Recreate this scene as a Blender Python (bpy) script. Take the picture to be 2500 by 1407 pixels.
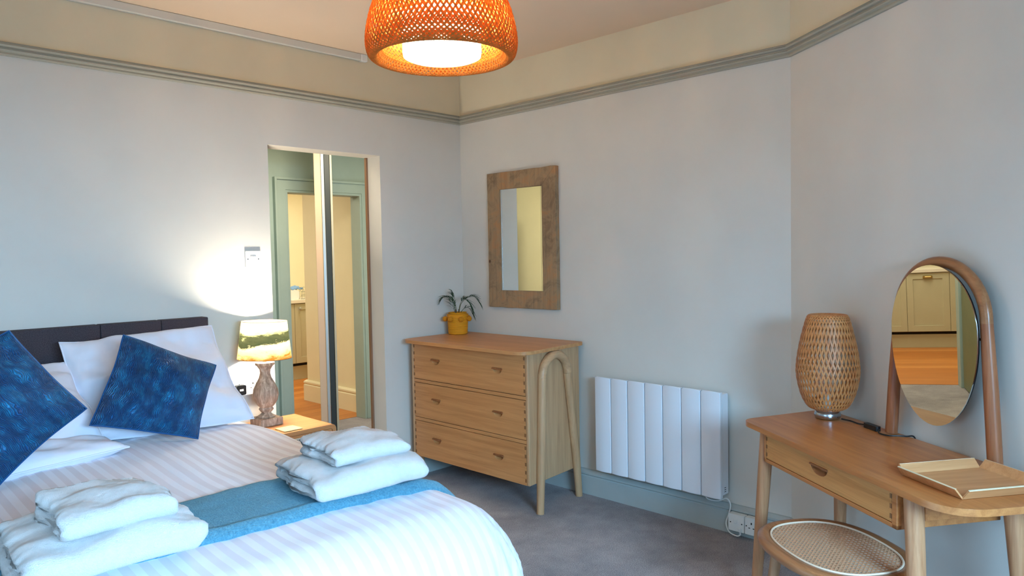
import bpy, bmesh, math, random
from mathutils import Vector, Matrix, noise
from mathutils.geometry import tessellate_polygon
PI = math.pi
random.seed(7)
for o in list(bpy.data.objects): bpy.data.objects.remove(o)
SC = bpy.context.scene
COL = SC.collection
H = 1.42
# ------------------------------------------------------------------ camera
def cam_matrix(p, r, y):
    f = Vector((math.cos(p)*math.cos(y), math.cos(p)*math.sin(y), -math.sin(p)))
    rt = Vector((math.sin(y), -math.cos(y), 0)); up = rt.cross(f)
    rt2 = math.cos(r)*rt + math.sin(r)*up; up2 = rt2.cross(f)
    m = Matrix((rt2, up2, -f)).transposed().to_4x4()
    m.translation = (0, 0, H)
    return m
cd = bpy.data.cameras.new('camera'); cam = bpy.data.objects.new('camera', cd); COL.objects.link(cam)
cam.matrix_world = cam_matrix(math.radians(2.5224), math.radians(-1.0697), math.radians(44.3503))
cd.sensor_width = 36; cd.lens = 1788.9*36/2500; cd.clip_start = .05
SC.camera = cam
# ------------------------------------------------------------------ light and exposure
SC.view_settings.view_transform = 'Standard'; SC.view_settings.look = 'None'
SC.view_settings.gamma = 1; SC.view_settings.use_curve_mapping = False
SC.view_settings.exposure = 0.12
W = bpy.data.worlds.new('sky'); SC.world = W; W.use_nodes = True
bg = W.node_tree.nodes['Background']; bg.inputs[0].default_value = (.50, .74, 1, 1); bg.inputs[1].default_value = 1.6
def light(name, kind, loc, energy, color, size=.1, rot=None, sy=None, spread=None):
    l = bpy.data.lights.new(name, kind); l.energy = energy; l.color = color
    if kind == 'AREA':
        l.size = size
        if sy: l.shape = 'RECTANGLE'; l.size_y = sy
        if spread: l.spread = spread
    elif kind == 'SUN': l.angle = size
    else: l.shadow_soft_size = size
    o = bpy.data.objects.new(name, l); COL.objects.link(o); o.location = loc
    if rot is not None: o.rotation_euler = rot
    return o
# daylight coming in through the two windows behind the photographer
light('daylight_front_window', 'AREA', (.55, -1.75, 2.05), 720, (.34, .67, 1), 2.6, (math.radians(66), 0, 0), 1.3)
light('daylight_side_window', 'AREA', (-2.0, 1.0, 1.95), 14, (.40, .72, 1), 1.4, (math.radians(56), 0, math.radians(-90)), 1.2, math.radians(125))
light('pendant_bulb', 'POINT', (1.685, 1.965, 2.325), 112, (1, .72, .40), .06)
light('bedside_bulb', 'POINT', (1.83, 3.62, 1.021), 125, (1, .88, .70), .034)
light('lobby_lamp', 'AREA', (2.75, 4.35, 2.40), 30, (1, .88, .66), .5)
light('kitchen_area_light', 'AREA', (2.2, 6.8, 2.40), 34, (1, .93, .76), 1.2)
light('kitchen_area_light', 'AREA', (4.4, 7.25, 2.40), 22, (1, .93, .76), .6)  # added unseen lamp, put in to brighten the dark cabinets by the doorway

# ------------------------------------------------------------------ materials
def lin(c):
    return tuple(((v/255)/12.92 if v/255 <= .04045 else ((v/255+.055)/1.055)**2.4) for v in c)
def base(name, rgb=None, rough=.6, **kw):
    m = bpy.data.materials.new(name); m.use_nodes = True
    nt = m.node_tree; b = nt.nodes['Principled BSDF']
    if rgb: b.inputs['Base Color'].default_value = (*lin(rgb), 1)
    b.inputs['Roughness'].default_value = rough
    for k, v in kw.items(): b.inputs[k.replace('_', ' ')].default_value = v
    return m, nt, b
def N(nt, t, **kw):
    n = nt.nodes.new(t)
    for k, v in kw.items():
        if k in n.inputs: n.inputs[k].default_value = v
        else: setattr(n, k, v)
    return n
def coords(nt, scale=(1, 1, 1), space='Object'):
    tc = nt.nodes.new('ShaderNodeTexCoord'); mp = nt.nodes.new('ShaderNodeMapping')
    mp.inputs['Scale'].default_value = scale
    nt.links.new(tc.outputs[space], mp.inputs[0]); return mp.outputs[0]
def ramp(nt, src, stops):
    r = nt.nodes.new('ShaderNodeValToRGB'); e = r.color_ramp.elements
    while len(e) < len(stops): e.new(.5)
    for i, (p, c) in enumerate(stops): e[i].position = p; e[i].color = (*c, 1)
    nt.links.new(src, r.inputs[0]); return r.outputs[0]
def bump(nt, b, h, strength=.3, dist=.01):
    n = nt.nodes.new('ShaderNodeBump'); n.inputs['Strength'].default_value = strength; n.inputs['Distance'].default_value = dist
    nt.links.new(h, n.inputs['Height']); nt.links.new(n.outputs[0], b.inputs['Normal'])
def noisetex(nt, vec, scale, detail=3, rough=.5, dist=0):
    n = N(nt, 'ShaderNodeTexNoise'); n.inputs['Scale'].default_value = scale; n.inputs['Detail'].default_value = detail
    n.inputs['Roughness'].default_value = rough; n.inputs['Distortion'].default_value = dist
    nt.links.new(vec, n.inputs['Vector']); return n.outputs['Fac']
def wood(name, light_c, dark_c, axis=0, rough=.42, scale=1.0, contrast=1):
    m, nt, b = base(name, None, rough)
    s = [38*scale]*3; s[axis] = 1.6*scale
    f = noisetex(nt, coords(nt, s), 1, 6, .6, .6)
    s2 = [260*scale]*3; s2[axis] = 8*scale
    g = noisetex(nt, coords(nt, s2), 1, 2, .5)
    mx = N(nt, 'ShaderNodeMath', operation='MULTIPLY_ADD'); nt.links.new(g, mx.inputs[0]); mx.inputs[1].default_value = .25; nt.links.new(f, mx.inputs[2])
    c = ramp(nt, mx.outputs[0], [(.40, lin(dark_c)), (.58, tuple((a+q)/2 for a, q in zip(lin(light_c), lin(dark_c)))), (.78, lin(light_c))])
    nt.links.new(c, b.inputs['Base Color']); bump(nt, b, g, .08, .001)
    return m
def noisy(name, c1, c2, scale, rough=.7, bs=.2, bd=.002, bscale=None, stops=(.35, .65), space=(1, 1, 1), **kw):
    m, nt, b = base(name, None, rough, **kw)
    v = coords(nt, space); f = noisetex(nt, v, scale, 4, .6)
    nt.links.new(ramp(nt, f, [(stops[0], lin(c1)), (stops[1], lin(c2))]), b.inputs['Base Color'])
    g = noisetex(nt, v, bscale or scale, 3, .7) if bscale else f
    bump(nt, b, g, bs, bd); return m
M = {}
M['wall'] = noisy('painted_wall', (214, 210, 202), (218, 214, 206), 3, .85, .05, .001, 120)
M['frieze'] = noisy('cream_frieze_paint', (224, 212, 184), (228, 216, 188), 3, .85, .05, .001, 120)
M['wall_cream'] = noisy('cream_wall', (232, 224, 188), (236, 228, 192), 3, .8, .04, .001, 100)
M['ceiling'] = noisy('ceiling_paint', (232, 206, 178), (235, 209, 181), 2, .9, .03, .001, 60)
M['trim'] = noisy('grey_trim_paint', (166, 162, 146), (172, 168, 152), 4, .45, .04, .0006, 40)
M['skirt'] = noisy('skirting_paint', (172, 180, 178), (178, 186, 184), 4, .45, .04, .0006, 40)
M['green'] = noisy('sage_green_paint', (156, 174, 166), (162, 180, 172), 4, .5, .04, .0006, 40)
M['darkgreen'] = noisy('olive_door_paint', (104, 112, 82), (110, 118, 88), 4, .5, .04, .0006, 40)
M['cab'] = noisy('cabinet_paint', (184, 178, 146), (188, 182, 150), 4, .5, .03, .0005, 40)
M['white'] = base('white_plastic', (236, 236, 232), .35)[0]
M['rad'] = base('white_enamel', (232, 234, 240), .35)[0]
M['trunk'] = base('trunking_plastic', (214, 212, 204), .5)[0]
M['black'] = base('black_plastic', (14, 14, 16), .4)[0]
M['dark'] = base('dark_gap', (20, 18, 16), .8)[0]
M['chrome'] = base('brushed_silver', (190, 196, 204), .22, Metallic=1.0)[0]
M['brass'] = base('brass', (200, 170, 110), .3, Metallic=1.0)[0]
M['mirror'] = base('mirror_glass', (236, 240, 236), .0, Metallic=1.0)[0]
M['alu'] = base('grey_aluminium', (170, 176, 178), .35, Metallic=.6)[0]
M['tan'] = base('tan_frame', (196, 166, 138), .45)[0]
M['brown'] = base('brown_frame', (140, 104, 78), .45)[0]
M['darkframe'] = base('dark_frame', (34, 42, 44), .5)[0]
OL, OD = (212, 152, 96), (184, 124, 72)
M['oak_x'] = wood('pale_oak_x', OL, OD, 0); M['oak_y'] = wood('pale_oak_y', OL, OD, 1); M['oak_z'] = wood('pale_oak_z', (208, 166, 124), (178, 136, 98), 2)
M['oak_arch'] = wood('pale_oak_arch', (208, 166, 124), (178, 136, 98), 0)
VL, VD = (198, 128, 72), (164, 96, 50)
M['van_x'] = wood('honey_oak_x', VL, VD, 0, .3); M['van_z'] = wood('honey_oak_z', (198, 144, 102), (162, 106, 70), 2, .4)
M['vand_x'] = wood('drawer_oak_x', (212, 150, 88), (176, 116, 60), 0, .4)
M['walnut'] = wood('reddish_wood', (158, 98, 56), (120, 68, 36), 0, .4)
M['rack_wood'] = wood('mirror_frame_wood', (168, 104, 66), (134, 76, 46), 2, .35)
M['stoolwood'] = wood('stool_beech', (168, 112, 72), (134, 84, 52), 0, .28)
M['stool_z'] = wood('stool_leg_wood', (176, 134, 98), (146, 102, 70), 2, .4)
M['ply'] = wood('pale_ply', (214, 156, 106), (190, 130, 80), 1, .45)
M['ply_edge'] = wood('ply_edge', (236, 216, 182), (222, 198, 160), 0, .5)
M['night'] = wood('nightstand_oak', (206, 144, 92), (178, 114, 66), 0, .4)
M['joint'] = base('end_grain', (134, 88, 50), .6)[0]
M['bamboo'] = wood('bamboo_strip', (208, 140, 82), (178, 106, 58), 2, .45)
M['cane'] = base('woven_cane', (206, 158, 122), .5)[0]
M['cane_w'] = base('pale_cane', (206, 190, 170), .55)[0]
M['bead'] = base('cane_bead', (232, 206, 180), .45)[0]
M['terry'] = noisy('white_terry', (248, 244, 244), (254, 250, 250), 60, .95, 1.0, .007, 380, Sheen_Weight=.3)
M['cotton'] = noisy('white_cotton', (226, 224, 234), (230, 228, 238), 5, .8, .25, .01, 9)
M['fabric_dark'] = noisy('charcoal_linen', (52, 44, 50), (76, 68, 74), 260, .95, .5, .002, 320, space=(1, 1, 1))
M['pot'] = base('mustard_rope', (226, 150, 16), .7)[0]
M['pom'] = noisy('mustard_wool', (206, 128, 10), (226, 148, 20), 200, .95, .9, .004, 300)
M['leaf'] = noisy('dark_palm_leaf', (30, 58, 34), (46, 78, 44), 30, .45, .1, .001)
M['stem'] = base('palm_stem', (84, 88, 52), .6)[0]
M['soil'] = noisy('soil', (40, 28, 20), (60, 44, 30), 60, .95, .6, .004)
M['cork'] = noisy('cork', (214, 178, 118), (236, 206, 150), 240, .8, .2, .001)
M['worktop'] = base('worktop', (228, 220, 200), .35)[0]
M['bluecloth'] = base('blue_cloth', (120, 160, 200), .8)[0]

def carpet():
    m, nt, b = base('carpet', None, 1.0, Sheen_Weight=.15)
    v = coords(nt)
    big = noisetex(nt, v, 1.7, 4, .6, .6); fine = noisetex(nt, v, 230, 2, .8); mid = noisetex(nt, v, 9, 4, .65)
    a = N(nt, 'ShaderNodeMath', operation='MULTIPLY_ADD'); nt.links.new(mid, a.inputs[0]); a.inputs[1].default_value = .55; nt.links.new(big, a.inputs[2])
    c1 = ramp(nt, a.outputs[0], [(.55, lin((134, 128, 132))), (.95, lin((178, 171, 173)))])
    c2 = ramp(nt, fine, [(.34, (.42, .42, .42)), (.66, (1.35, 1.35, 1.35))])
    mx = N(nt, 'ShaderNodeMix', data_type='RGBA', blend_type='MULTIPLY'); mx.inputs[0].default_value = 1
    nt.links.new(c1, mx.inputs[6]); nt.links.new(c2, mx.inputs[7]); nt.links.new(mx.outputs[2], b.inputs['Base Color'])
    bump(nt, b, fine, .8, .006); return m
M['carpet'] = carpet()
def planks():
    m, nt, b = base('oak_planks', None, .35)
    br = N(nt, 'ShaderNodeTexBrick', offset=.4); nt.links.new(coords(nt), br.inputs['Vector'])
    br.inputs['Scale'].default_value = 1; br.inputs['Brick Width'].default_value = 1.6; br.inputs['Row Height'].default_value = .14
    br.inputs['Mortar Size'].default_value = .0015
    br.inputs['Color1'].default_value = (*lin((214, 140, 66)), 1); br.inputs['Color2'].default_value = (*lin((188, 112, 44)), 1); br.inputs['Mortar'].default_value = (*lin((120, 66, 26)), 1)
    g = noisetex(nt, coords(nt, (2, 40, 1)), 1, 5, .6, .4); r = ramp(nt, g, [(.35, (.82, .8, .76)), (.65, (1.08, 1.08, 1.08))])
    mx = N(nt, 'ShaderNodeMix', data_type='RGBA', blend_type='MULTIPLY'); mx.inputs[0].default_value = 1
    nt.links.new(br.outputs[0], mx.inputs[6]); nt.links.new(r, mx.inputs[7]); nt.links.new(mx.outputs[2], b.inputs['Base Color']); return m
M['planks'] = planks()
def satin():
    m, nt, b = base('striped_cotton_sateen', None, .6, Sheen_Weight=.2)
    uv = N(nt, 'ShaderNodeUVMap'); sp = N(nt, 'ShaderNodeSeparateXYZ'); nt.links.new(uv.outputs[0], sp.inputs[0])
    a = N(nt, 'ShaderNodeMath', operation='MULTIPLY'); nt.links.new(sp.outputs[0], a.inputs[0]); a.inputs[1].default_value = 1/.048
    f = N(nt, 'ShaderNodeMath', operation='FRACT'); nt.links.new(a.outputs[0], f.inputs[0])
    c = ramp(nt, f.outputs[0], [(0, lin((222, 214, 222))), (.02, lin((234, 231, 240))), (.5, lin((234, 231, 240))), (.52, lin((222, 214, 222)))])
    nt.links.new(c, b.inputs['Base Color'])
    r = ramp(nt, f.outputs[0], [(0, (.42,)*3), (.5, (.7,)*3)])
    nt.links.new(r, b.inputs['Roughness'])
    bump(nt, b, noisetex(nt, coords(nt), 5, 3, .5), .25, .012); return m
M['satin'] = satin()
def velvet():
    m, nt, b = base('blue_velvet', None, .5, Sheen_Weight=.12, Sheen_Roughness=.35)
    b.inputs['Sheen Tint'].default_value = (.25, .6, 1, 1)
    uv = N(nt, 'ShaderNodeUVMap'); n2 = N(nt, 'ShaderNodeTexNoise'); n2.inputs['Scale'].default_value = 4.5; n2.inputs['Detail'].default_value = 3
    nt.links.new(uv.outputs[0], n2.inputs['Vector'])
    mm = N(nt, 'ShaderNodeVectorMath', operation='MULTIPLY_ADD'); nt.links.new(n2.outputs['Color'], mm.inputs[0]); mm.inputs[1].default_value = (.16, .10, 0); nt.links.new(uv.outputs[0], mm.inputs[2])
    w = N(nt, 'ShaderNodeTexWave', wave_type='BANDS', bands_direction='X'); w.inputs['Scale'].default_value = 25; w.inputs['Distortion'].default_value = .8; w.inputs['Detail'].default_value = 2
    nt.links.new(mm.outputs[0], w.inputs['Vector'])
    vs_ = N(nt, 'ShaderNodeMapping'); vs_.inputs['Scale'].default_value = (1.6, .9, 1); nt.links.new(mm.outputs[0], vs_.inputs[0]); sheen_patch = noisetex(nt, vs_.outputs[0], 6, 5, .65, .3)
    c = ramp(nt, sheen_patch, [(.30, lin((0, 54, 104))), (.50, lin((3, 80, 134))), (.72, lin((22, 136, 188)))])  # velvet sheen painted in as lighter and darker blue patches
    rib_shade = ramp(nt, w.outputs['Fac'], [(.25, (.35, .42, .5)), (.75, (1.25, 1.25, 1.2))])  # groove shade and ridge light painted into the rib colour
    mx = N(nt, 'ShaderNodeMix', data_type='RGBA', blend_type='MULTIPLY'); mx.inputs[0].default_value = .8
    nt.links.new(c, mx.inputs[6]); nt.links.new(rib_shade, mx.inputs[7]); nt.links.new(mx.outputs[2], b.inputs['Base Color']); bump(nt, b, w.outputs['Fac'], .9, .006); return m
M['velvet'] = velvet()
def knit():
    m, nt, b = base('teal_knit', None, .95, Sheen_Weight=.4)
    b.inputs['Sheen Tint'].default_value = (.5, .8, 1, 1)
    uv = N(nt, 'ShaderNodeUVMap')
    mp = N(nt, 'ShaderNodeMapping'); mp.inputs['Scale'].default_value = (210, 300, 1); nt.links.new(uv.outputs[0], mp.inputs[0])
    v = N(nt, 'ShaderNodeTexVoronoi'); v.inputs['Scale'].default_value = 1; nt.links.new(mp.outputs[0], v.inputs['Vector'])
    f = noisetex(nt, uv.outputs[0], 110, 5, .75, .6)
    c = ramp(nt, f, [(.3, lin((52, 112, 138))), (.7, lin((100, 158, 178)))])
    nt.links.new(c, b.inputs['Base Color'])
    a = N(nt, 'ShaderNodeMath', operation='ADD'); nt.links.new(v.outputs['Distance'], a.inputs[0]); nt.links.new(f, a.inputs[1])
    bump(nt, b, a.outputs[0], .8, .003); return m
M['knit'] = knit()
def driftwood():
    m, nt, b = base('reclaimed_wood', None, .75)
    f = noisetex(nt, coords(nt, (60, 60, 3)), 1, 6, .65, .5); g = noisetex(nt, coords(nt, (9, 9, 9)), 1, 5, .65, 1.0)
    c1 = ramp(nt, f, [(.3, lin((112, 84, 56))), (.6, lin((160, 124, 84)))])
    c2 = ramp(nt, g, [(.36, lin((112, 100, 84))), (.5, lin((164, 144, 116))), (.64, lin((190, 140, 96)))])
    mx = N(nt, 'ShaderNodeMix', data_type='RGBA'); mx.inputs[0].default_value = .5
    nt.links.new(c1, mx.inputs[6]); nt.links.new(c2, mx.inputs[7])
    vo = N(nt, 'ShaderNodeTexVoronoi'); vo.inputs['Scale'].default_value = 7; nt.links.new(coords(nt, (1, 1, .8)), vo.inputs['Vector'])
    k = ramp(nt, vo.outputs['Distance'], [(.045, (.22, .16, .12)), (.085, (1, 1, 1))])
    m2 = N(nt, 'ShaderNodeMix', data_type='RGBA', blend_type='MULTIPLY'); m2.inputs[0].default_value = 1
    nt.links.new(mx.outputs[2], m2.inputs[6]); nt.links.new(k, m2.inputs[7]); nt.links.new(m2.outputs[2], b.inputs['Base Color'])
    bump(nt, b, f, .35, .003); return m
M['drift'] = driftwood()
def lampwood():
    m, nt, b = base('limed_carved_wood', None, .7)
    f = noisetex(nt, coords(nt, (55, 55, 9)), 1, 5, .65, .8)
    nt.links.new(ramp(nt, f, [(.35, lin((140, 114, 96))), (.55, lin((188, 160, 138))), (.7, lin((222, 204, 186)))]), b.inputs['Base Color'])
    bump(nt, b, f, .4, .003); return m
M['lampwood'] = lampwood()
def shade_mat():
    m = bpy.data.materials.new('printed_shade_fabric'); m.use_nodes = True; nt = m.node_tree; nt.nodes.clear()
    out = N(nt, 'ShaderNodeOutputMaterial'); d = N(nt, 'ShaderNodeBsdfDiffuse'); t = N(nt, 'ShaderNodeBsdfTranslucent'); mx = N(nt, 'ShaderNodeMixShader')
    mx.inputs[0].default_value = .22
    v = coords(nt); sp = N(nt, 'ShaderNodeSeparateXYZ'); nt.links.new(v, sp.inputs[0])
    n1 = noisetex(nt, coords(nt, (7, 7, 22)), 1, 7, .72, .5)
    a = N(nt, 'ShaderNodeMath', operation='MULTIPLY'); nt.links.new(sp.outputs[2], a.inputs[0]); a.inputs[1].default_value = 4.2
    b2 = N(nt, 'ShaderNodeMath', operation='MULTIPLY_ADD'); nt.links.new(n1, b2.inputs[0]); b2.inputs[1].default_value = .60; nt.links.new(a.outputs[0], b2.inputs[2])
    sx = N(nt, 'ShaderNodeMath', operation='MULTIPLY_ADD'); nt.links.new(sp.outputs[0], sx.inputs[0]); sx.inputs[1].default_value = -.45; nt.links.new(b2.outputs[0], sx.inputs[2]); sx.use_clamp = True
    c = ramp(nt, sx.outputs[0], [(.06, lin((104, 64, 14))), (.34, lin((150, 100, 34))), (.46, lin((214, 190, 132))), (.62, lin((208, 194, 150))), (.68, lin((44, 50, 34))), (.84, lin((58, 62, 42))), (.92, lin((168, 170, 120))), (1, lin((196, 198, 158)))])
    nt.links.new(c, d.inputs[0]); nt.links.new(c, t.inputs[0])
    nt.links.new(d.outputs[0], mx.inputs[1]); nt.links.new(t.outputs[0], mx.inputs[2]); nt.links.new(mx.outputs[0], out.inputs[0]); return m
M['shade'] = shade_mat()
def translucent(name, c, tr=.5):
    m = bpy.data.materials.new(name); m.use_nodes = True; nt = m.node_tree; nt.nodes.clear()
    out = N(nt, 'ShaderNodeOutputMaterial'); d = N(nt, 'ShaderNodeBsdfDiffuse'); t = N(nt, 'ShaderNodeBsdfTranslucent'); mx = N(nt, 'ShaderNodeMixShader')
    mx.inputs[0].default_value = tr
    f = noisetex(nt, coords(nt, (30, 30, 30)), 1, 3, .5)
    cc = ramp(nt, f, [(.3, tuple(q*.8 for q in lin(c))), (.7, lin(c))])
    nt.links.new(cc, d.inputs[0]); nt.links.new(cc, t.inputs[0])
    nt.links.new(d.outputs[0], mx.inputs[1]); nt.links.new(t.outputs[0], mx.inputs[2]); nt.links.new(mx.outputs[0], out.inputs[0]); return m
M['pendstrip'] = translucent('pendant_bamboo', (240, 164, 80), .50)
def emis(name, c, s):
    m = bpy.data.materials.new(name); m.use_nodes = True; nt = m.node_tree; nt.nodes.clear()
    out = N(nt, 'ShaderNodeOutputMaterial'); e = N(nt, 'ShaderNodeEmission'); e.inputs[0].default_value = (*c, 1); e.inputs[1].default_value = s
    nt.links.new(e.outputs[0], out.inputs[0]); return m
M['glow'] = emis('lit_diffuser', (1, .82, .52), 9)
def thin_glass():
    m = bpy.data.materials.new('door_glass'); m.use_nodes = True; nt = m.node_tree; nt.nodes.clear()
    out = N(nt, 'ShaderNodeOutputMaterial'); t = N(nt, 'ShaderNodeBsdfTransparent'); t.inputs[0].default_value = (.90, .95, .88, 1)
    g = N(nt, 'ShaderNodeBsdfGlossy'); g.inputs['Roughness'].default_value = 0
    fr = N(nt, 'ShaderNodeFresnel'); fr.inputs[0].default_value = 1.35
    mx = N(nt, 'ShaderNodeMixShader'); nt.links.new(fr.outputs[0], mx.inputs[0]); nt.links.new(t.outputs[0], mx.inputs[1]); nt.links.new(g.outputs[0], mx.inputs[2])
    nt.links.new(mx.outputs[0], out.inputs[0]); return m
M['glass'] = thin_glass()

# ------------------------------------------------------------------ mesh helpers
class MB:
    def __init__(s): s.v = []; s.f = []; s.uv = {}
    def add(s, vs, fs):
        n = len(s.v); s.v += [tuple(v) for v in vs]; s.f += [tuple(i+n for i in f) for f in fs]; return s
    def box(s, x0, x1, y0, y1, z0, z1):
        return s.add([(x0, y0, z0), (x1, y0, z0), (x1, y1, z0), (x0, y1, z0), (x0, y0, z1), (x1, y0, z1), (x1, y1, z1), (x0, y1, z1)],
                     [(3, 2, 1, 0), (4, 5, 6, 7), (0, 1, 5, 4), (1, 2, 6, 5), (2, 3, 7, 6), (3, 0, 4, 7)])
    def hexa(s, lo, hi):  # lo, hi: four points each, anticlockwise
        return s.add(list(lo)+list(hi), [(3, 2, 1, 0), (4, 5, 6, 7), (0, 1, 5, 4), (1, 2, 6, 5), (2, 3, 7, 6), (3, 0, 4, 7)])
    def prism(s, outline, d0, d1, fn, holes=()):
        # outline in (a, b); fn(a, b, d) -> point
        loops = [list(outline)]+[list(h) for h in holes]
        flat = [p for l in loops for p in l]
        tris = tessellate_polygon([[Vector((p[0], p[1], 0)) for p in l] for l in loops])
        n = len(flat)
        vs = [fn(p[0], p[1], d0) for p in flat]+[fn(p[0], p[1], d1) for p in flat]
        fs = [tuple(t) for t in tris]+[tuple(i+n for i in reversed(t)) for t in tris]
        k = 0
        for l in loops:
            m = len(l)
            for i in range(m): a, b = k+i, k+(i+1) % m; fs.append((a, b, b+n, a+n))
            k += m
        return s.add(vs, fs)
    def tube(s, pts, r, seg=10, closed=False, caps=True, flat=1.0, upv=None):
        pts = [Vector(p) for p in pts]; n = len(pts)
        rs = r if isinstance(r, (list, tuple)) else [r]*n
        T = []
        for i in range(n):
            a = pts[(i-1) % n] if closed or i > 0 else pts[i]; b = pts[(i+1) % n] if closed or i < n-1 else pts[i]
            T.append((b-a).normalized())
        u = Vector(upv) if upv else (Vector((0, 0, 1)) if abs(T[0].z) < .9 else Vector((1, 0, 0)))
        vs = []
        for i in range(n):
            if upv: u = Vector(upv)
            u = (u-T[i]*u.dot(T[i])).normalized(); w = T[i].cross(u)
            for k in range(seg):
                t = 2*PI*k/seg; vs.append(pts[i]+(u*math.cos(t)*flat+w*math.sin(t))*rs[i])
        fs = []
        for i in range(n if closed else n-1):
            j = (i+1) % n
            for k in range(seg):
                l = (k+1) % seg; fs.append((i*seg+k, i*seg+l, j*seg+l, j*seg+k))
        if caps and not closed: fs.append(tuple(range(seg))[::-1]); fs.append(tuple((n-1)*seg+k for k in range(seg)))
        return s.add(vs, fs)
    def lathe(s, prof, seg=32, c=(0, 0, 0), sq=None, caps=True):
        vs = []; n = len(prof)
        for (r, z) in prof:
            for k in range(seg):
                t = 2*PI*k/seg; x, y = math.cos(t), math.sin(t)
                if sq:
                    q = (abs(x)**sq+abs(y)**sq)**(-1/sq); x *= q; y *= q
                vs.append((c[0]+r*x, c[1]+r*y, c[2]+z))
        fs = []
        for i in range(n-1):
            for k in range(seg):
                l = (k+1) % seg; fs.append((i*seg+k, i*seg+l, (i+1)*seg+l, (i+1)*seg+k))
        if caps: fs.append(tuple(range(seg))[::-1]); fs.append(tuple((n-1)*seg+k for k in range(seg)))
        return s.add(vs, fs)
    def grid(s, nu, nv, fn, uvfn=None):
        n0 = len(s.v)
        for j in range(nv+1):
            for i in range(nu+1):
                s.v.append(tuple(fn(i/nu, j/nv)))
                if uvfn: s.uv[len(s.v)-1] = uvfn(i/nu, j/nv)
        for j in range(nv):
            for i in range(nu):
                a = n0+j*(nu+1)+i; s.f.append((a, a+1, a+nu+2, a+nu+1))
        return s
    def build(s, name, mat, parent=None, smooth=True, bev=0, sub=0, angle=35, seg=2, solid=0, weld=0):
        me = bpy.data.meshes.new(name); me.from_pydata(s.v, [], s.f)
        bm = bmesh.new(); bm.from_mesh(me)
        if weld: bmesh.ops.remove_doubles(bm, verts=bm.verts, dist=weld)
        bmesh.ops.recalc_face_normals(bm, faces=bm.faces); bm.to_mesh(me); bm.free()
        if s.uv and not weld:
            ul = me.uv_layers.new(name='UVMap')
            for l in me.loops: ul.data[l.index].uv = s.uv.get(l.vertex_index, (0, 0))
        me.materials.append(M[mat] if isinstance(mat, str) else mat)
        if smooth:
            me.polygons.foreach_set('use_smooth', [True]*len(me.polygons)); me.set_sharp_from_angle(angle=math.radians(angle))
        o = bpy.data.objects.new(name, me); COL.objects.link(o)
        if parent: o.parent = parent
        if solid: md = o.modifiers.new('solid', 'SOLIDIFY'); md.thickness = solid; md.offset = 0
        if bev: md = o.modifiers.new('bevel', 'BEVEL'); md.width = bev; md.segments = seg; md.limit_method = 'ANGLE'; md.angle_limit = math.radians(40)
        if sub: md = o.modifiers.new('sub', 'SUBSURF'); md.levels = sub; md.render_levels = sub
        return o
def tag(o, label=None, cat=None, group=None, kind=None):
    if label: o['label'] = label
    if cat: o['category'] = cat
    if group: o['group'] = group
    if kind: o['kind'] = kind
    return o
def empty(name, loc, rz, label, cat, group=None):
    o = bpy.data.objects.new(name, None); COL.objects.link(o); o.location = loc; o.rotation_euler = (0, 0, rz)
    o.empty_display_size = .1
    return tag(o, label, cat, group)
def struct(o): o['kind'] = 'structure'; return o
XYZ = lambda a, b, d: (a, b, d)
XZ = lambda a, b, d: (a, d, b)
YZ = lambda a, b, d: (d, a, b)
def rrect(x0, x1, y0, y1, r, n=6):
    rs = r if isinstance(r, (list, tuple)) else [r]*4     # bl, br, tr, tl
    pts = []
    for (cx, cy, a0, q) in ((x0, y0, PI, 0), (x1, y0, 1.5*PI, 1), (x1, y1, 0, 2), (x0, y1, .5*PI, 3)):
        rr = rs[q]; sx = 1 if cx == x0 else -1; sy = 1 if cy == y0 else -1
        for k in range(n+1):
            t = a0+k*PI/2/n; pts.append((cx+sx*rr+rr*math.cos(t), cy+sy*rr+rr*math.sin(t)))
    return pts
def fillet(poly, rad, n=6):
    out = []; m = len(poly)
    for i in range(m):
        p = Vector(poly[i]); a = Vector(poly[i-1])-p; b = Vector(poly[(i+1) % m])-p
        r = rad[i] if isinstance(rad, (list, tuple)) else rad
        if r <= 0: out.append(tuple(p)); continue
        an, bn = a.normalized(), b.normalized()
        for k in range(n+1):
            t = k/n; q = p+an*r*(1-t)**2+bn*r*t**2
            out.append((q.x, q.y))
    return out
def arc(cx, cy, r, a0, a1, n=16, ry=None):
    return [(cx+r*math.cos(math.radians(a0+(a1-a0)*k/n)), cy+(ry or r)*math.sin(math.radians(a0+(a1-a0)*k/n))) for k in range(n+1)]
def fn3(p, s, k=0): return noise.noise(Vector((p[0]*s+k*7.3, p[1]*s+k*3.1, p[2]*s-k*5.7)))
def catmull(pts, n=8):
    P = [Vector(p) for p in pts]; P = [2*P[0]-P[1]]+P+[2*P[-1]-P[-2]]; out = []
    for i in range(1, len(P)-2):
        for k in range(n):
            t = k/n; a, b, c, d = P[i-1:i+3]
            out.append(.5*((2*b)+(c-a)*t+(2*a-5*b+4*c-d)*t*t+(3*b-a-3*c+d)*t**3))
    out.append(P[-2]); return out

# ------------------------------------------------------------------ room shell
XB, YA, YK = 3.382, 3.776, 1.469
CEIL = 2.65
AC = math.radians(55.0037)
U = Vector((math.cos(AC), math.sin(AC))); NC = Vector((-U.y, U.x))
KC = Vector((XB, YK))
X0, Y0 = -1.45, -.62
tC = (YK-Y0)/U.y; CE = KC-U*tC                       # end of the angled wall
OX0, OX1, OZ = 1.967, 2.71, 2.055                    # opening in the bed wall
RC = PI+AC                                            # local frame of the angled wall: x along it, -y into the room
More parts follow.
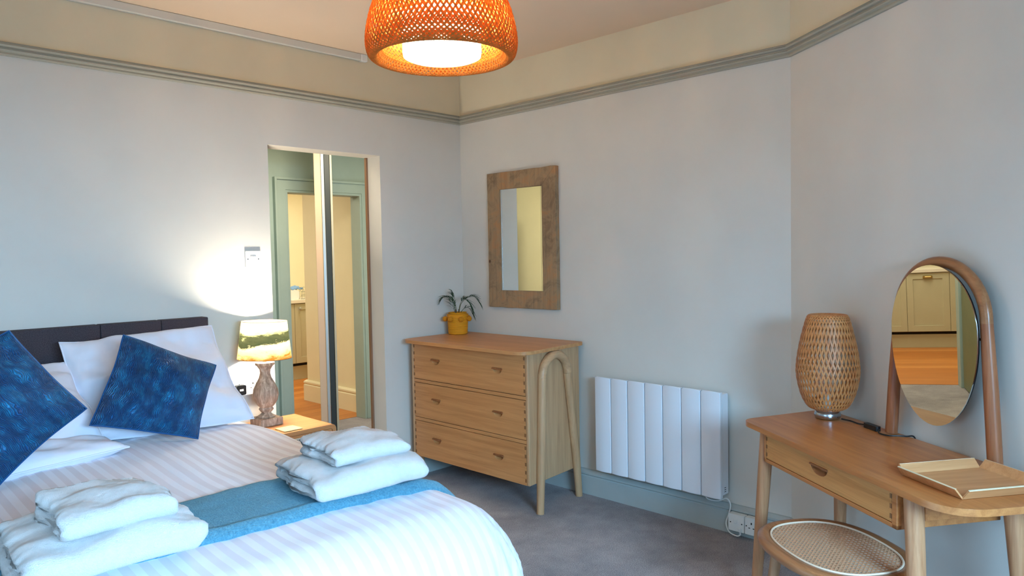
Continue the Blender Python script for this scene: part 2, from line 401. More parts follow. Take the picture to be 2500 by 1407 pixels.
# floor
MB().prism([(X0, Y0), (CE.x, Y0), (XB, YK), (XB, YA), (4.1, YA), (4.1, 5.58), (1.4, 5.58), (1.4, YA), (X0, YA)], -.05, 0, XYZ).build('floor', 'carpet', smooth=False)['kind'] = 'structure'
struct(MB().box(-.2, 5.3, 5.58, 8.5, -.05, 0.004).build('floor_kitchen', 'planks', smooth=False))
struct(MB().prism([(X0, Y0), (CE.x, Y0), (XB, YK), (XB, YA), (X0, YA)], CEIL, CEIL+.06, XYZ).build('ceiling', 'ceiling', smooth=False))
# bed wall with its opening
struct(MB().prism([(X0-.1, 0), (OX0, 0), (OX0, OZ), (OX1, OZ), (OX1, 0), (XB+.12, 0), (XB+.12, CEIL+.06), (X0-.1, CEIL+.06)], YA, YA+.15, XZ).build('wall_left', 'wall', smooth=False))
struct(MB().prism([(XB, YA), (XB, YK), (XB+.12, YK-.06), (XB+.12, YA)], 0, CEIL+.06, XYZ).build('wall_back', 'wall', smooth=False))
o = MB().box(0, tC+.1, 0, .12, 0, CEIL+.06).build('wall_right', 'wall', smooth=False); o.location = (XB, YK, 0); o.rotation_euler.z = RC; struct(o)
def win_wall(name, w0, w1, zs, fn, a0, a1):
    struct(MB().prism([(a0, 0), (a1, 0), (a1, CEIL+.06), (a0, CEIL+.06)], 0, 1, fn, [[(w0, zs[0]), (w0, zs[1]), (w1, zs[1]), (w1, zs[0])]]).build(name, 'wall', smooth=False))
win_wall('wall_front', -.45, 1.55, (.30, 1.75), lambda a, b, d: (a, Y0-d*.12, b), X0-.1, CE.x+.1)
win_wall('wall_side', .25, 1.75, (.80, 2.10), lambda a, b, d: (X0-d*.12, a, b), Y0, YA)
def window(name, w0, w1, z0, z1, fn):
    f = MB()
    for (a, b, c, d) in ((w0, w1, z0, z0+.06), (w0, w1, z1-.06, z1), (w0, w0+.06, z0+.06, z1-.06), (w1-.06, w1, z0+.06, z1-.06), ((w0+w1)/2-.03, (w0+w1)/2+.03, z0+.06, z1-.06)):
        p = [fn(x, y, z) for x, y, z in ((a, -.02, c), (b, -.02, c), (b, .03, c), (a, .03, c), (a, -.02, d), (b, -.02, d), (b, .03, d), (a, .03, d))]
        f.hexa(p[:4], p[4:])
    struct(f.build(name, 'white', smooth=False))
window('window_1', -.45, 1.55, .30, 1.75, lambda a, q, c: (a, Y0-.05+q, c))
window('window_2', .25, 1.75, .80, 2.10, lambda a, q, c: (X0-.05+q, a, c))
# mouldings: a profile (offset from wall, height) between two plan points, mitred
def moulding(name, mat, p0, p1, m0, m1, prof):
    vs = []; n = len(prof)
    for p, m in ((p0, m0), (p1, m1)):
        for (d, z) in prof: vs.append((p[0]+m[0]*d, p[1]+m[1]*d, z))
    fs = [(i, (i+1) % n, n+(i+1) % n, n+i) for i in range(n)]+[tuple(range(n))[::-1], tuple(range(n, 2*n))]
    return struct(MB().add(vs, fs).build(name, mat, angle=25))
rail = [(0, 2.318), (.012, 2.318), (.016, 2.324), (.014, 2.331), (.024, 2.336), (.026, 2.342), (.020, 2.346), (.020, 2.350), (.032, 2.353), (.036, 2.360), (.030, 2.366), (.030, 2.368), (.034, 2.370), (.030, 2.373), (0, 2.373)]
skirt = [(0, 0), (.022, 0), (.022, .106), (.018, .110), (.018, .114), (.026, .120), (.026, .130), (.016, .138), (.010, .146), (0, .147)]
nA, nB = Vector((0, -1)), Vector((-1, 0))
mAB = Vector((-1, -1)); mBC = (nB+NC)/(1+nB.dot(NC))
moulding('trim_1', 'trim', (X0, YA), (XB, YA), nA, mAB, rail)
moulding('trim_2', 'trim', (XB, YA), (XB, YK), mAB, mBC, rail)
moulding('trim_3', 'trim', (XB, YK), CE, mBC, NC, rail)
moulding('baseboard_left', 'skirt', (OX1, YA), (XB, YA), nA, mAB, skirt)
moulding('baseboard_left_bed', 'skirt', (X0, YA), (OX0, YA), nA, nA, skirt)
moulding('baseboard_back', 'skirt', (XB, YA), (XB, YK), mAB, mBC, skirt)
moulding('baseboard_right', 'skirt', (XB, YK), CE, mBC, NC, skirt)

fz = 2.372
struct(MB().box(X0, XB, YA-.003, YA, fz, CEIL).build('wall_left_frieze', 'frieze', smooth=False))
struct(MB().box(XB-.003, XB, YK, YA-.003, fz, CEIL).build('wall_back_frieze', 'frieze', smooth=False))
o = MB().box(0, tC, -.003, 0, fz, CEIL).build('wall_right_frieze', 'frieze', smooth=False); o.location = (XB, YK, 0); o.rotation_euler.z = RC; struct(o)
# ------------------------------------------------------------------ lobby and kitchen beyond the opening
DX0, DX1, DZ = 2.975, 3.70, 1.985
EX0, EX1 = 1.90, 2.66
struct(MB().box(1.28, 1.4, YA+.15, 5.46, 0, 2.5).build('wall_lobby_side', 'wall_cream', smooth=False))
struct(MB().box(4.1, 4.2, YA+.15, 5.46, 0, 2.5).build('wall_lobby_end', 'wall_cream', smooth=False))
struct(MB().prism([(-.2, 0), (EX0, 0), (EX0, DZ), (EX1, DZ), (EX1, 0), (DX0, 0), (DX0, DZ), (DX1, DZ), (DX1, 0), (5.3, 0), (5.3, 2.5), (-.2, 2.5)], 5.46, 5.58, XZ).build('wall_lobby', 'green', smooth=False))
struct(MB().box(1.28, 4.2, YA+.15, 5.46, 2.45, 2.5).build('ceiling_lobby', 'wall_cream', smooth=False))
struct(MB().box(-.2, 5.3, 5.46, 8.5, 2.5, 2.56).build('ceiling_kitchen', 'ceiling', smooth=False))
struct(MB().box(-.2, 5.3, 8.4, 8.5, 0, 2.5).build('wall_kitchen', 'wall_cream', smooth=False))
struct(MB().box(-.3, -.2, 5.46, 8.5, 0, 2.5).build('wall_kitchen_side', 'wall_cream', smooth=False))
struct(MB().box(5.3, 5.4, 5.46, 8.5, 0, 2.5).build('wall_kitchen_end', 'wall_cream', smooth=False))
struct(MB().box(3.80, 5.3, 5.58, 6.62, 0, 2.5).build('wall_kitchen_pier', 'wall_cream', smooth=False))
sk2 = [(0, 0), (.03, 0), (.03, .16), (.022, .17), (.03, .18), (.03, .195), (.01, .21), (0, .21)]
moulding('baseboard_kitchen', 'wall_cream', (3.80, 5.58), (3.80, 6.62), Vector((-1, 0)), Vector((-1, 1)), sk2)
moulding('baseboard_kitchen_end', 'wall_cream', (3.80, 6.62), (5.3, 6.62), Vector((-1, 1)), Vector((0, 1)), sk2)
def doorcase(i, x0, x1):
    m = MB()
    m.prism([(x0-.10, 0), (x0, 0), (x0, DZ), (x1, DZ), (x1, 0), (x1+.10, 0), (x1+.10, DZ+.10), (x0-.10, DZ+.10)], 5.435, 5.462, XZ)
    m.prism([(x0-.10, 0), (x0-.08, 0), (x0-.08, DZ+.08), (x1+.08, DZ+.08), (x1+.08, 0), (x1+.10, 0), (x1+.10, DZ+.10), (x0-.10, DZ+.10)], 5.42, 5.44, XZ)
    m.prism([(x0, 0), (x0+.02, 0), (x0+.02, DZ-.02), (x1-.02, DZ-.02), (x1-.02, 0), (x1, 0), (x1, DZ), (x0, DZ)], 5.44, 5.585, XZ)
    struct(m.build('door_%d' % i, 'green', smooth=False, bev=.003))
doorcase(1, DX0, DX1); doorcase(2, EX0, EX1)
# a green door standing open just behind the opening
dl = struct(MB().box(1.865, 1.900, 4.70, 5.425, .01, 1.965).build('door_3', 'darkgreen', smooth=False, bev=.002))
h = MB(); h.tube([(1.900, 4.77, 1.0), (1.94, 4.77, 1.0), (1.945, 4.785, 1.0), (1.945, 4.86, 1.0), (1.942, 4.885, 1.003)], [.010, .009, .009, .009, .007])
h.build('door_handle', 'chrome', dl)
# thin brown lining strips on both jambs, floor strip
struct(MB().box(OX0-.001, OX0+.012, YA+.06, YA+.15, 0, OZ).build('trim_5', 'brown', smooth=False))
struct(MB().box(OX1-.012, OX1+.001, YA+.13, YA+.15, 0, OZ).build('trim_6', 'brown', smooth=False))
struct(MB().box(OX0, OX1, YA+.10, YA+.15, 0, .010).build('trim_4', 'alu', smooth=False, bev=.002))
# a folding door standing folded open in the lobby, its two leaves seen edge-on
va = math.atan2(4.97, 3.03)
t = empty('folding_door', (3.03, 4.97, 0), va, 'folded open door seen edge-on in the lobby, one tan edge and one dark edge', 'folding door')
for nm, a, b, mt in (('leaf', .012, .062, 'tan'), ('edge_strip', -.012, .010, 'alu'), ('leaf', -.054, -.014, 'darkframe'), ('edge_strip', -.072, -.056, 'trim')):
    MB().box(0 if nm == 'leaf' else -.004, .42, a, b, .005, 2.44).build(nm, mt, t, False, .002)
# kitchen units
def shaker(t, w, z0, z1, knob, handle_kind):
    d = MB()
    fr = .07
    d.prism([(-w/2+.002, z0), (w/2-.002, z0), (w/2-.002, z1), (-w/2+.002, z1)], -.02, 0, XZ, [[(-w/2+fr, z0+fr), (-w/2+fr, z1-fr), (w/2-fr, z1-fr), (w/2-fr, z0+fr)]])
    d.box(-w/2+fr-.005, w/2-fr+.005, -.011, -.001, z0+fr-.005, z1-fr+.005)
    dd = d.build('door', 'cab', t, False, .0015)
    k = MB()
    if handle_kind == 'knob':
        k.tube([(knob, -.018, z1-.055), (knob, -.038, z1-.055)], .007); k.tube([(knob, -.034, z1-.055), (knob, -.040, z1-.055), (knob, -.050, z1-.055), (knob, -.054, z1-.055)], [.010, .018, .018, .010], 16)
        k.build('knob', 'chrome', dd)
    else:
        k.box(-.05, .05, -.024, -.020, z1-.07, z1-.03); k.tube([(-.045, -.024, z1-.05), (-.03, -.044, z1-.048), (.03, -.044, z1-.048), (.045, -.024, z1-.05)], .009)
        k.build('cup_handle', 'brass', dd)
kw = .45; bx = 4.335
first = None
units = [4.335+.225-.45*k for k in range(8)]
for i, cx in enumerate(units):
    lab = ['grey-green kitchen cabinet with a round knob, seen through the opening by the cream pier', 'grey-green kitchen cabinet at the left edge of the far doorway', 'third kitchen cabinet in the row counted from the cream pier', 'fourth kitchen cabinet in the row counted from the cream pier', 'fifth kitchen cabinet in the row counted from the cream pier', 'kitchen cabinet on the left in the vanity mirror reflection', 'kitchen cabinet with a brass cup handle in the middle of the vanity mirror reflection', 'kitchen cabinet on the right in the vanity mirror, beside the olive door'][i]
    t = empty('kitchen_cabinet', (cx, 7.82, 0), 0, lab, 'cabinet', 'grey-green kitchen cabinets along the far wall')
    MB().box(-kw/2, kw/2, 0, .55, .20, .908).build('body', 'cab', t, False)
    MB().box(-kw/2, kw/2, .03, .05, .005, .165).build('plinth', 'cab', t, False)
    MB().box(-kw/2, kw/2, .04, .5, .165, .20).build('shadow_gap', 'dark', t, False)
    shaker(t, kw, .205, .903, -.165, 'knob' if i < 2 else 'cup')
tag(MB().box(1.05, 4.86, 7.78, 8.38, .91, .95).build('worktop', 'worktop', smooth=False, bev=.003), 'pale worktop running over the kitchen cabinets', 'worktop')
# things on the worktop
t = empty('toaster', (4.37, 7.95, .95), 0, 'white toaster on the kitchen worktop', 'toaster')
MB().prism(rrect(-.07, .08, 0, .11, .03), -.07, .10, XZ).build('body', 'white', t, bev=.008); MB().box(.08, .09, -.005, .015, .05, .075).build('lever', 'black', t)
t = empty('wire_rack', (4.515, 7.90, .95), 0, 'silver wire rack beside the toaster on the kitchen worktop', 'rack')
m = MB()
for k in range(4):
    x = -.06+.04*k; m.tube([(x, -.05, 0), (x, -.05, .09), (x, -.02, .14), (x, .04, .14), (x, .06, .09), (x, .06, 0)], .003, 6)
for z in (.004, .05, .09): m.tube([(-.06, -.05, z), (.06, -.05, z)], .003, 6)
m.build('wires', 'chrome', t)
m = MB().grid(16, 12, lambda u, v: (4.36+.17*u, 7.94+.09*v, 1.07+.035*math.sin(u*PI)*math.sin(v*PI)+.018*fn3((u, v, 0), 6)))
tag(m.build('folded_cloth', 'bluecloth', solid=.008), 'crumpled blue and white cloth lying over the toaster', 'cloth')

# ------------------------------------------------------------------ cable trunking on the bed wall
t = empty('cable_trunking', (0, YA, CEIL), 0, 'long white plastic cable trunking under the ceiling above the bed', 'cable trunking')
MB().box(X0+.02, 2.60, -.030, -.001, -.040, -.001).build('channel', 'trunk', t, False, .003)
MB().box(2.575, 2.618, -.033, -.001, -.043, -.001).build('end_cap', 'white', t, False, .003)

# ------------------------------------------------------------------ bed
BX, BXL = 1.56, .16         # flat part edges of the duvet
BY = 1.83                   # flat part foot edge
HX = (BX+BXL)/2
def htop(y): return .605+.045*max(0, min(1, (y-1.9)/1.3))
def duvet_pt(s, tt):
    # s, tt: sheet coordinates, x and y on the flat
    ds = s-BX if s > BX else (s-BXL if s < BXL else 0)
    dt = min(0, tt-BY)
    d = math.hypot(ds, dt)
    cx = max(BXL, min(BX, s)); cy = max(BY, tt)
    u = (s-BXL)/(BX-BXL)
    zt = htop(cy)+.018*math.sin(max(0, min(1, u))*PI)
    if d < 1e-6:
        p = Vector((cx, cy, zt)); nrm = Vector((0, 0, 1))
    else:
        dx, dy = ds/d, dt/d
        R = .125+.105*max(0, min(1, (2.6-cy)/.75)); V = .40
        L = .72; q = min(1, d/L)
        th = q*math.radians(150)
        out = R*math.sin(min(th, PI))*(1 if th < PI/2 else 1); dn = V*(1-math.cos(th))*.78
        p = Vector((cx+dx*out, cy+dy*out, zt-dn))
        nrm = Vector((dx*math.sin(th), dy*math.sin(th), math.cos(th)))
        ang = math.atan2(dy, dx)
        # drape folds at the corner and down the sides
        k = q*q*(3-2*q)
        corner = max(0, 1-abs(ang+PI/4)/(PI/3)) if ds > 0 else 0
        w = .020*k*math.sin(ang*19+1.6*math.sin(q*4)+2*fn3((s, tt, 7), 2))*corner+.012*k*fn3((s*1.6, tt*.8, 0), 6)+.006*k*fn3((s*3.0, tt*1.0, 0), 9)
        w += .012*k*fn3((s*1.0, tt*1.0, 3), 2.2)
        p += nrm*w
    lump = .012*fn3((p.x, p.y, 0), 2.6, 1)+.008*fn3((p.x, p.y*.4, 0), 7, 2)+.003*fn3((p.x*1.4, p.y*.5, p.z), 17, 2)
    return p+nrm*lump, nrm
S0, S1, T0, T1 = BXL-.60, BX+.60, BY-.62, 3.58
m = MB().grid(150, 160, lambda u, v: duvet_pt(S0+(S1-S0)*u, T0+(T1-T0)*v)[0], lambda u, v: (S0+(S1-S0)*u, T0+(T1-T0)*v))
tag(m.build('duvet', 'satin', solid=.012, angle=80), 'puffy white striped duvet spread over the double bed', 'duvet')
t = empty('bed', (.83, 2.7, 0), 0, 'double bed with a low charcoal fabric headboard against the left wall', 'bed')
def rel(m_, c): m_.v = [(a-c[0], b-c[1], z-c[2]) for a, b, z in m_.v]; return m_
c = (.83, 2.7, 0)
rel(MB().box(.20, 1.46, 1.95, 3.68, .03, .30), c).build('divan_base', 'fabric_dark', t, bev=.01)
rel(MB().box(.20, 1.46, 1.93, 3.68, .30, .53), c).build('mattress', 'cotton', t, bev=.04, seg=4)
hb = MB()
for a, b in ((.08, .4105), (.412, 1.076), (1.0775, 1.346), (1.3475, 1.575)): hb.box(a, b, 3.70, 3.772, .30, 1.138)
rel(hb, c).build('headboard', 'fabric_dark', t, bev=.006, seg=3)
# pillows and cushions ------------------------------------------------
def cushion(name, mat, c, ax, ay, T, label, cat, group=None, pull=.10, wr=.012, n=40, seed=0, seam=True, power=.5, corners=None, uvs=1.0):
    """c centre, ax/ay half axes (vectors), T half thickness, or four corners tl,tr,br,bl"""
    if corners:
        tl, tr, br, bl = [Vector(q) for q in corners]
    else:
        c, ax, ay = Vector(c), Vector(ax), Vector(ay); tl, tr, br, bl = c-ax+ay, c+ax+ay, c+ax-ay, c-ax-ay
    nrm = ((tr-tl).cross(tl-bl)).normalized()
    org = (tl+tr+br+bl)/4
    t = MB()
    def P(u, v, sgn):
        # u,v in -1..1
        e = 1-pull*(1-v*v)*abs(u)**3; g = 1-pull*(1-u*u)*abs(v)**3
        uu, vv = (u*e+1)/2, (v*g+1)/2
        p = (bl*(1-uu)+br*uu)*(1-vv)+(tl*(1-uu)+tr*uu)*vv
        h = T*(max(0, (1-u*u))*max(0, (1-v*v)))**power
        edge = 1-(1-u*u)*(1-v*v)
        if mat == 'cotton': h += wr*(.45*fn3((u*1.3+seed, v*.7, sgn), 5)+.22*fn3((u*.7+seed, v*1.4, sgn), 11))*((1-u*u)*(1-v*v))**.25
        h += wr*fn3((u*1.0+seed, v*1.0, sgn), 2.2)*(1-u*u)**.3*(1-v*v)**.3
        h += wr*.7*math.sin(7*math.atan2(v, u)+3*fn3((u, v, seed), 1.5))*edge*(1-u*u)**.4*(1-v*v)**.4
        p = p+nrm*h*sgn+nrm*wr*1.2*fn3((u+seed*3, v, 5), 1.6)
        return p-org
    for sgn in (1, -1):
        t.grid(n, n, lambda a, b: P(a*2-1, b*2-1, sgn), lambda a, b: (a*uvs, b*uvs))
    o = t.build(name, mat, None, angle=75)
    o.location = org
    if seam:
        pts = []
        for k in range(4*24):
            q, r = divmod(k, 24); f = r/24*2-1
            u, v = ((f, -1), (1, f), (-f, 1), (-1, -f))[q]; pts.append(P(u, v, 1))
        MB().tube(pts, .0035, 6, closed=True).build('piping', mat, o)
    return tag(o, label, cat, group)
pg = 'white pillows at the head of the bed'
cushion('pillow', 'cotton', None, None, None, .085, 'white pillow leaning on the headboard behind the right blue cushion', 'pillow', pg, .03, .030, seed=1, power=.42, corners=[(.885, 3.615, 1.075), (1.535, 3.585, 1.095), (1.60, 3.30, .665), (.90, 3.32, .68)])
cushion('pillow', 'cotton', None, None, None, .08, 'white pillow slumped behind the left blue cushion', 'pillow', pg, .03, .034, seed=4, power=.42, corners=[(.20, 3.60, .99), (.90, 3.57, 1.00), (.945, 3.20, .69), (.22, 3.20, .69)])
cushion('pillow', 'cotton', None, None, None, .055, 'white pillow lying flat under the slumped pillows', 'pillow', pg, .03, .008, seed=6, power=.42, corners=[(.25, 3.32, .712), (.93, 3.32, .712), (.98, 3.08, .692), (.30, 2.98, .690)])
cushion('velvet_cushion', 'velvet', None, None, None, .085, 'square blue ribbed velvet cushion leaning in the middle of the bed', 'cushion', 'blue velvet cushions on the bed', .045, .014, seed=2, corners=[(1.045, 3.29, 1.122), (1.41, 3.25, .952), (1.255, 3.10, .672), (.865, 3.16, .79)])
cushion('velvet_cushion', 'velvet', None, None, None, .085, 'square blue ribbed velvet cushion cut by the left edge of the photo', 'cushion', 'blue velvet cushions on the bed', .045, .014, seed=9, corners=[(.225, 3.10, 1.02), (.60, 3.07, 1.19), (.82, 3.02, .885), (.50, 2.90, .675)])
# throw
def throw_pt(u, v):
    s = BXL-.3+(BX+.30-(BXL-.3))*u
    y0 = 2.045-.075*u; y1 = 2.40+.01*math.sin(u*9)
    if u > .9: y1 -= (u-.9)*.9
    tt = y0+(y1-y0)*v
    p, nn = duvet_pt(s, tt)
    e = .018*(1-abs(2*v-1)**8)+.004+.012*math.exp(-((v-.07)/.05)**2)
    return p+nn*(e+.002*fn3((s, tt, 0), 20))
m = MB().grid(170, 40, throw_pt, lambda u, v: (u*2.0, v*.4))
th = tag(m.build('throw_blanket', 'knit', solid=.012, angle=80), 'teal knitted throw folded across the foot of the bed', 'blanket')
fr = MB()
for k in range(60):
    p, nn = duvet_pt(BX+.30, 1.985+.30*k/60)
    p = p+nn*.02; q = p+Vector((.008+.006*random.random(), (random.random()-.5)*.01, -.012-.018*random.random()))
    fr.tube([p, (p+q)/2+Vector((.004, 0, 0)), q], .0016, 5)
fr.build('fringe', 'knit', th)
# towels --------------------------------------------------------------
def towel(name, c, rz, L, D, th, label, cat, group, layers=2, seed=0, sag=.012, tilt=0, hump=.006):
    """folded towel: a cross-section snake extruded along local x; fold faces -y"""
    t = MB(); w = th/ (2*layers)          # sheet half thickness
    path = []
    hd = D/2
    # outer wrap: from back bottom, forward, round the front fold, back along the top
    for k in range(40): path.append((hd-.02-k/39*(D-.02-th/2), w))
    for k in range(1, 12): a = -PI/2-PI*k/12; path.append((-hd+th/2+(th/2-w)*math.cos(a)*1.0, th/2+(th/2-w)*math.sin(a)))
    for k in range(48): path.append((-hd+th/2+k/47*(D-th*.8), th-w))
    rl = (th-2*w)/2
    outer = path
    inner = []
    if layers > 1:
        for k in range(10): inner.append((-hd+th*.75+(D-th*1.5)*(k/9), th*.5-w*.62))
        for k in range(1, 6): a = -PI/2+PI*k/6; inner.append((-hd+th*.75+(D-th*1.5)+w*.6*math.cos(a), th*.5+w*.62*math.sin(a)))
        for k in range(10): inner.append((-hd+th*.75+(D-th*1.5)*(1-k/9), th*.5+w*.62))
        back = []
        # back fold of the outer wrap
    def ribbon(path, hw, dx0=0, dx1=0):
        n = len(path); prof = []
        up, dn = [], []
        for i in range(n):
            a = path[max(0, i-1)]; b = path[min(n-1, i+1)]; d = Vector((b[0]-a[0], b[1]-a[1])).normalized(); nn = Vector((-d.y, d.x))
            up.append((path[i][0]+nn.x*hw, path[i][1]+nn.y*hw)); dn.append((path[i][0]-nn.x*hw, path[i][1]-nn.y*hw))
        # rounded tips
        loop = up+[(path[-1][0]+(path[-1][0]-path[-2][0])*.6, path[-1][1])]+dn[::-1]+[(path[0][0]-(path[1][0]-path[0][0])*.6, path[0][1])]
        m_ = len(loop); nx = 84
        vs = []
        def pt(y, z, f):
            x = -L/2+dx0+(L-dx0-dx1)*f
            endf = min(f, 1-f)*nx
            sc = 1 if endf >= 2 else (.55, .88)[int(endf)] if endf < 2 else 1
            return x, sc
        cy = sum(p[0] for p in path)/n; 
        for j in range(nx+1):
            f = j/nx; e = min(j, nx-j); sc = (.30, .62, .80, .91, .97)[e] if e < 5 else 1
            x = -L/2+dx0+(L-dx0-dx1)*f
            if e == 0: x = x
            for q in range(m_):
                y, z = loop[q]
                # shrink towards the sheet's mid line at its ends
                i = q if q < n else (n-1 if q == n else (2*n-q if q <= 2*n else 0)); i = max(0, min(n-1, i))
                py, pz = path[i]
                y = py+(y-py)*sc; z = pz+(z-pz)*sc
                px = Vector((x, y, z))
                y2 = y+.018*fn3(px, 5, seed)+.006*fn3(px, 16, seed+8)
                z2 = z+ (z/th)*(.018*fn3((x, y, 0), 5, seed+2)+.009*fn3((x, y, z), 14, seed+3)) - sag*(z/th)*(2*f-1)**4 + hump*(z/th)**2*math.sin(PI*f)**.8*math.exp(-((y+.0)/(D*.28))**2)
                x2 = x+.022*fn3((0, y, z*2), 9, seed+5)+ .008*fn3((0, y*3, z*3), 15, seed)+.01*(f-.5)*(1-z/th)
                fz_ = .0013*fn3((x, y, z), 110, seed); vs.append((x2+fz_, y2+fz_*1.3*(1 if y > 0 else -1), max(z2+fz_*1.2*(z/th), .001)))
        fs = []
        for j in range(nx):
            for q in range(m_): r = (q+1) % m_; fs.append((j*m_+q, j*m_+r, (j+1)*m_+r, (j+1)*m_+q))
        fs.append(tuple(range(m_))[::-1]); fs.append(tuple(nx*m_+q for q in range(m_)))
        t.add(vs, fs)
    ribbon(outer, w*.98)
    if inner: ribbon(inner, w*.58, .006, .006)
    # back fold closing the stack
    bk = []
    for k in range(9): a = -PI/2+PI*k/8; bk.append((hd-th*.55+(th*.30)*math.cos(a), th/2+(th*.27)*math.sin(a)))
    ribbon(bk, w*.6, .01, .01)
    o = t.build(name, 'terry', angle=80)
    o.location = c; o.rotation_euler = (tilt, 0, rz)
    return tag(o, label, cat, group)
gt = 'folded white bath towels on the throw'; gs = 'folded white hand towels on the bath towels'
towel('bath_towel', (1.385, 2.14, .664), math.radians(-8), .40, .39, .086, 'large folded white bath towel under the right pile, near the nightstand', 'towel', gt, seed=1)
towel('hand_towel', (1.40, 2.145, .750), math.radians(-4), .275, .30, .066, 'smaller folded white hand towel on top of the right pile', 'towel', gs, seed=2, hump=.014)
towel('bath_towel', (.590, 2.115, .664), math.radians(-5), .41, .40, .086, 'large folded white bath towel under the left pile, nearest the camera', 'towel', gt, seed=3)
towel('hand_towel', (.612, 2.12, .750), math.radians(-2), .265, .30, .068, 'smaller folded white hand towel on top of the left pile', 'towel', gs, seed=4, hump=.016)

# ------------------------------------------------------------------ cane weave generator: segments in a plane clipped by a test
def cane(name, mat, parent, inside, x0, x1, y0, y1, pitch, w, th, fn, diag=True):
    m = MB()
    def strip(p, d, ww, z):
        # march along direction d from p, collecting the inside run
        n = 240; L = (x1-x0+y1-y0)*1.5; run = []
        for k in range(n+1):
            q = (p[0]+d[0]*L*(k/n-.5), p[1]+d[1]*L*(k/n-.5))
            if inside(*q): run.append(q)
        if len(run) < 2: return
        a, b = run[0], run[-1]; nx, ny = -d[1]*ww/2, d[0]*ww/2
        lo = [fn(a[0]-nx, a[1]-ny, z), fn(b[0]-nx, b[1]-ny, z), fn(b[0]+nx, b[1]+ny, z), fn(a[0]+nx, a[1]+ny, z)]
        hi = [fn(a[0]-nx, a[1]-ny, z+th), fn(b[0]-nx, b[1]-ny, z+th), fn(b[0]+nx, b[1]+ny, z+th), fn(a[0]+nx, a[1]+ny, z+th)]
        m.hexa(lo, hi)
    cx, cy = (x0+x1)/2, (y0+y1)/2
    nx = int((x1-x0)/pitch/2)+1; ny = int((y1-y0)/pitch/2)+1
    for i in range(-nx, nx+1):
        for o_ in (-w*.75, w*.75): strip((cx+i*pitch+o_, cy), (0, 1), w, 0)
    for j in range(-ny, ny+1):
        for o_ in (-w*.75, w*.75): strip((cx, cy+j*pitch+o_), (1, 0), w, th*.6)
    if diag:
        r2 = math.sqrt(.5)
        for i in range(-(nx+ny), nx+ny+1):
            strip((cx+(i+.5)*pitch, cy), (r2, r2), w*1.1, th*1.2); strip((cx+(i+.5)*pitch, cy), (-r2, r2), w*1.1, th*1.8)
    return m.build(name, mat, parent, smooth=False)

# ------------------------------------------------------------------ nightstand, lamp, coaster
nx0, nx1, ny0, ny1, nz = 1.70, 2.085, 3.355, 3.75, .553
t = empty('nightstand', ((nx0+nx1)/2, (ny0+ny1)/2, 0), 0, 'pale oak nightstand with a cane front between the bed and the opening', 'nightstand')
hw, hd_ = (nx1-nx0)/2, (ny1-ny0)/2
MB().prism(rrect(-hw, hw, .14, nz, .028), -hd_, hd_, XZ, [rrect(-hw+.022, hw-.022, .162, nz-.022, .012)[::-1]]).build('carcass', 'night', t, bev=.002)
MB().box(-hw+.02, hw-.02, hd_-.012, hd_-.004, .16, nz-.02).build('back_panel', 'night', t, False)
dn = MB().prism(rrect(-hw+.024, hw-.024, .164, nz-.024, .008), -hd_+.004, -hd_+.016, XZ, [rrect(-hw+.040, hw-.040, .180, nz-.040, .004)[::-1]]).build('door', 'night', t)
MB().prism(rrect(-hw+.038, hw-.038, .178, nz-.038, .004), -hd_+.001, -hd_+.006, XZ, [rrect(-hw+.043, hw-.043, .183, nz-.043, .003)[::-1]]).build('bead', 'bead', dn)
cane('cane_panel', 'cane_w', dn, lambda a, b: abs(a) < hw-.041 and .181 < b < nz-.041, -hw+.04, hw-.04, .18, nz-.04, .0125, .0026, .0007, lambda a, b, d: (a, -hd_+.008-d, b))
for sx in (-1, 1):
    for sy in (-1, 1):
        MB().tube([(sx*(hw-.05), sy*(hd_-.05), .142), (sx*(hw-.03), sy*(hd_-.03), 0)], [.019, .012], 14).build('leg', 'night', t)
tag(MB().box(1.80, 1.90, 3.375, 3.475, nz+.001, nz+.006).build('coaster', 'cork', bev=.001), 'square cork coaster at the front of the nightstand', 'coaster')

t = empty('table_lamp', (1.83, 3.62, nz), 0, 'bedside lamp with a carved limed wood base and a painted landscape shade', 'lamp')
MB().box(-.062, .062, -.062, .062, .001, .040).build('plinth', 'lampwood', t, bev=.003)
pr = [(.040, .040), (.044, .046), (.030, .056), (.022, .064), (.030, .074), (.036, .084), (.030, .094), (.040, .104), (.055, .128), (.062, .158), (.058, .19), (.044, .222), (.030, .25), (.024, .275), (.026, .292), (.038, .312), (.046, .318), (.046, .330), (.030, .332)]
MB().lathe(pr, 8*4, sq=2.6).build('turned_base', 'lampwood', t, angle=50)
MB().lathe([(.010, .332), (.010, .40)], 12).build('stem', 'brass', t)
sh = []
seg = 48
m = MB()
for k, (r, z) in enumerate(((.137, .352), (.137, .354), (.126, .452), (.1155, .546), (.1155, .548))):
    for j in range(seg): a = 2*PI*j/seg; m.v.append((r*math.cos(a), r*math.sin(a), z))
for k in range(4):
    for j in range(seg): l = (j+1) % seg; m.f.append((k*seg+j, k*seg+l, (k+1)*seg+l, (k+1)*seg+j))
so = m.build('lamp_shade', 'shade', t); so.location = (0, 0, 0)
so.data.transform(Matrix.Translation((0, 0, -.352))); so.location.z = .352
so.rotation_euler = (0, math.radians(1.5), 0)
for r, z in ((.137, 0), (.1155, .196)): MB().tube([(r*math.cos(2*PI*k/40), r*math.sin(2*PI*k/40), z) for k in range(40)], .0014, 6, closed=True).build('shade_rim', 'brown', so)
m = MB()
for k in range(3): a = k*2*PI/3; m.tube([(.010*math.cos(a), .010*math.sin(a), .02), (.115*math.cos(a), .115*math.sin(a), .190)], .0014, 6)
m.build('shade_frame', 'chrome', so)
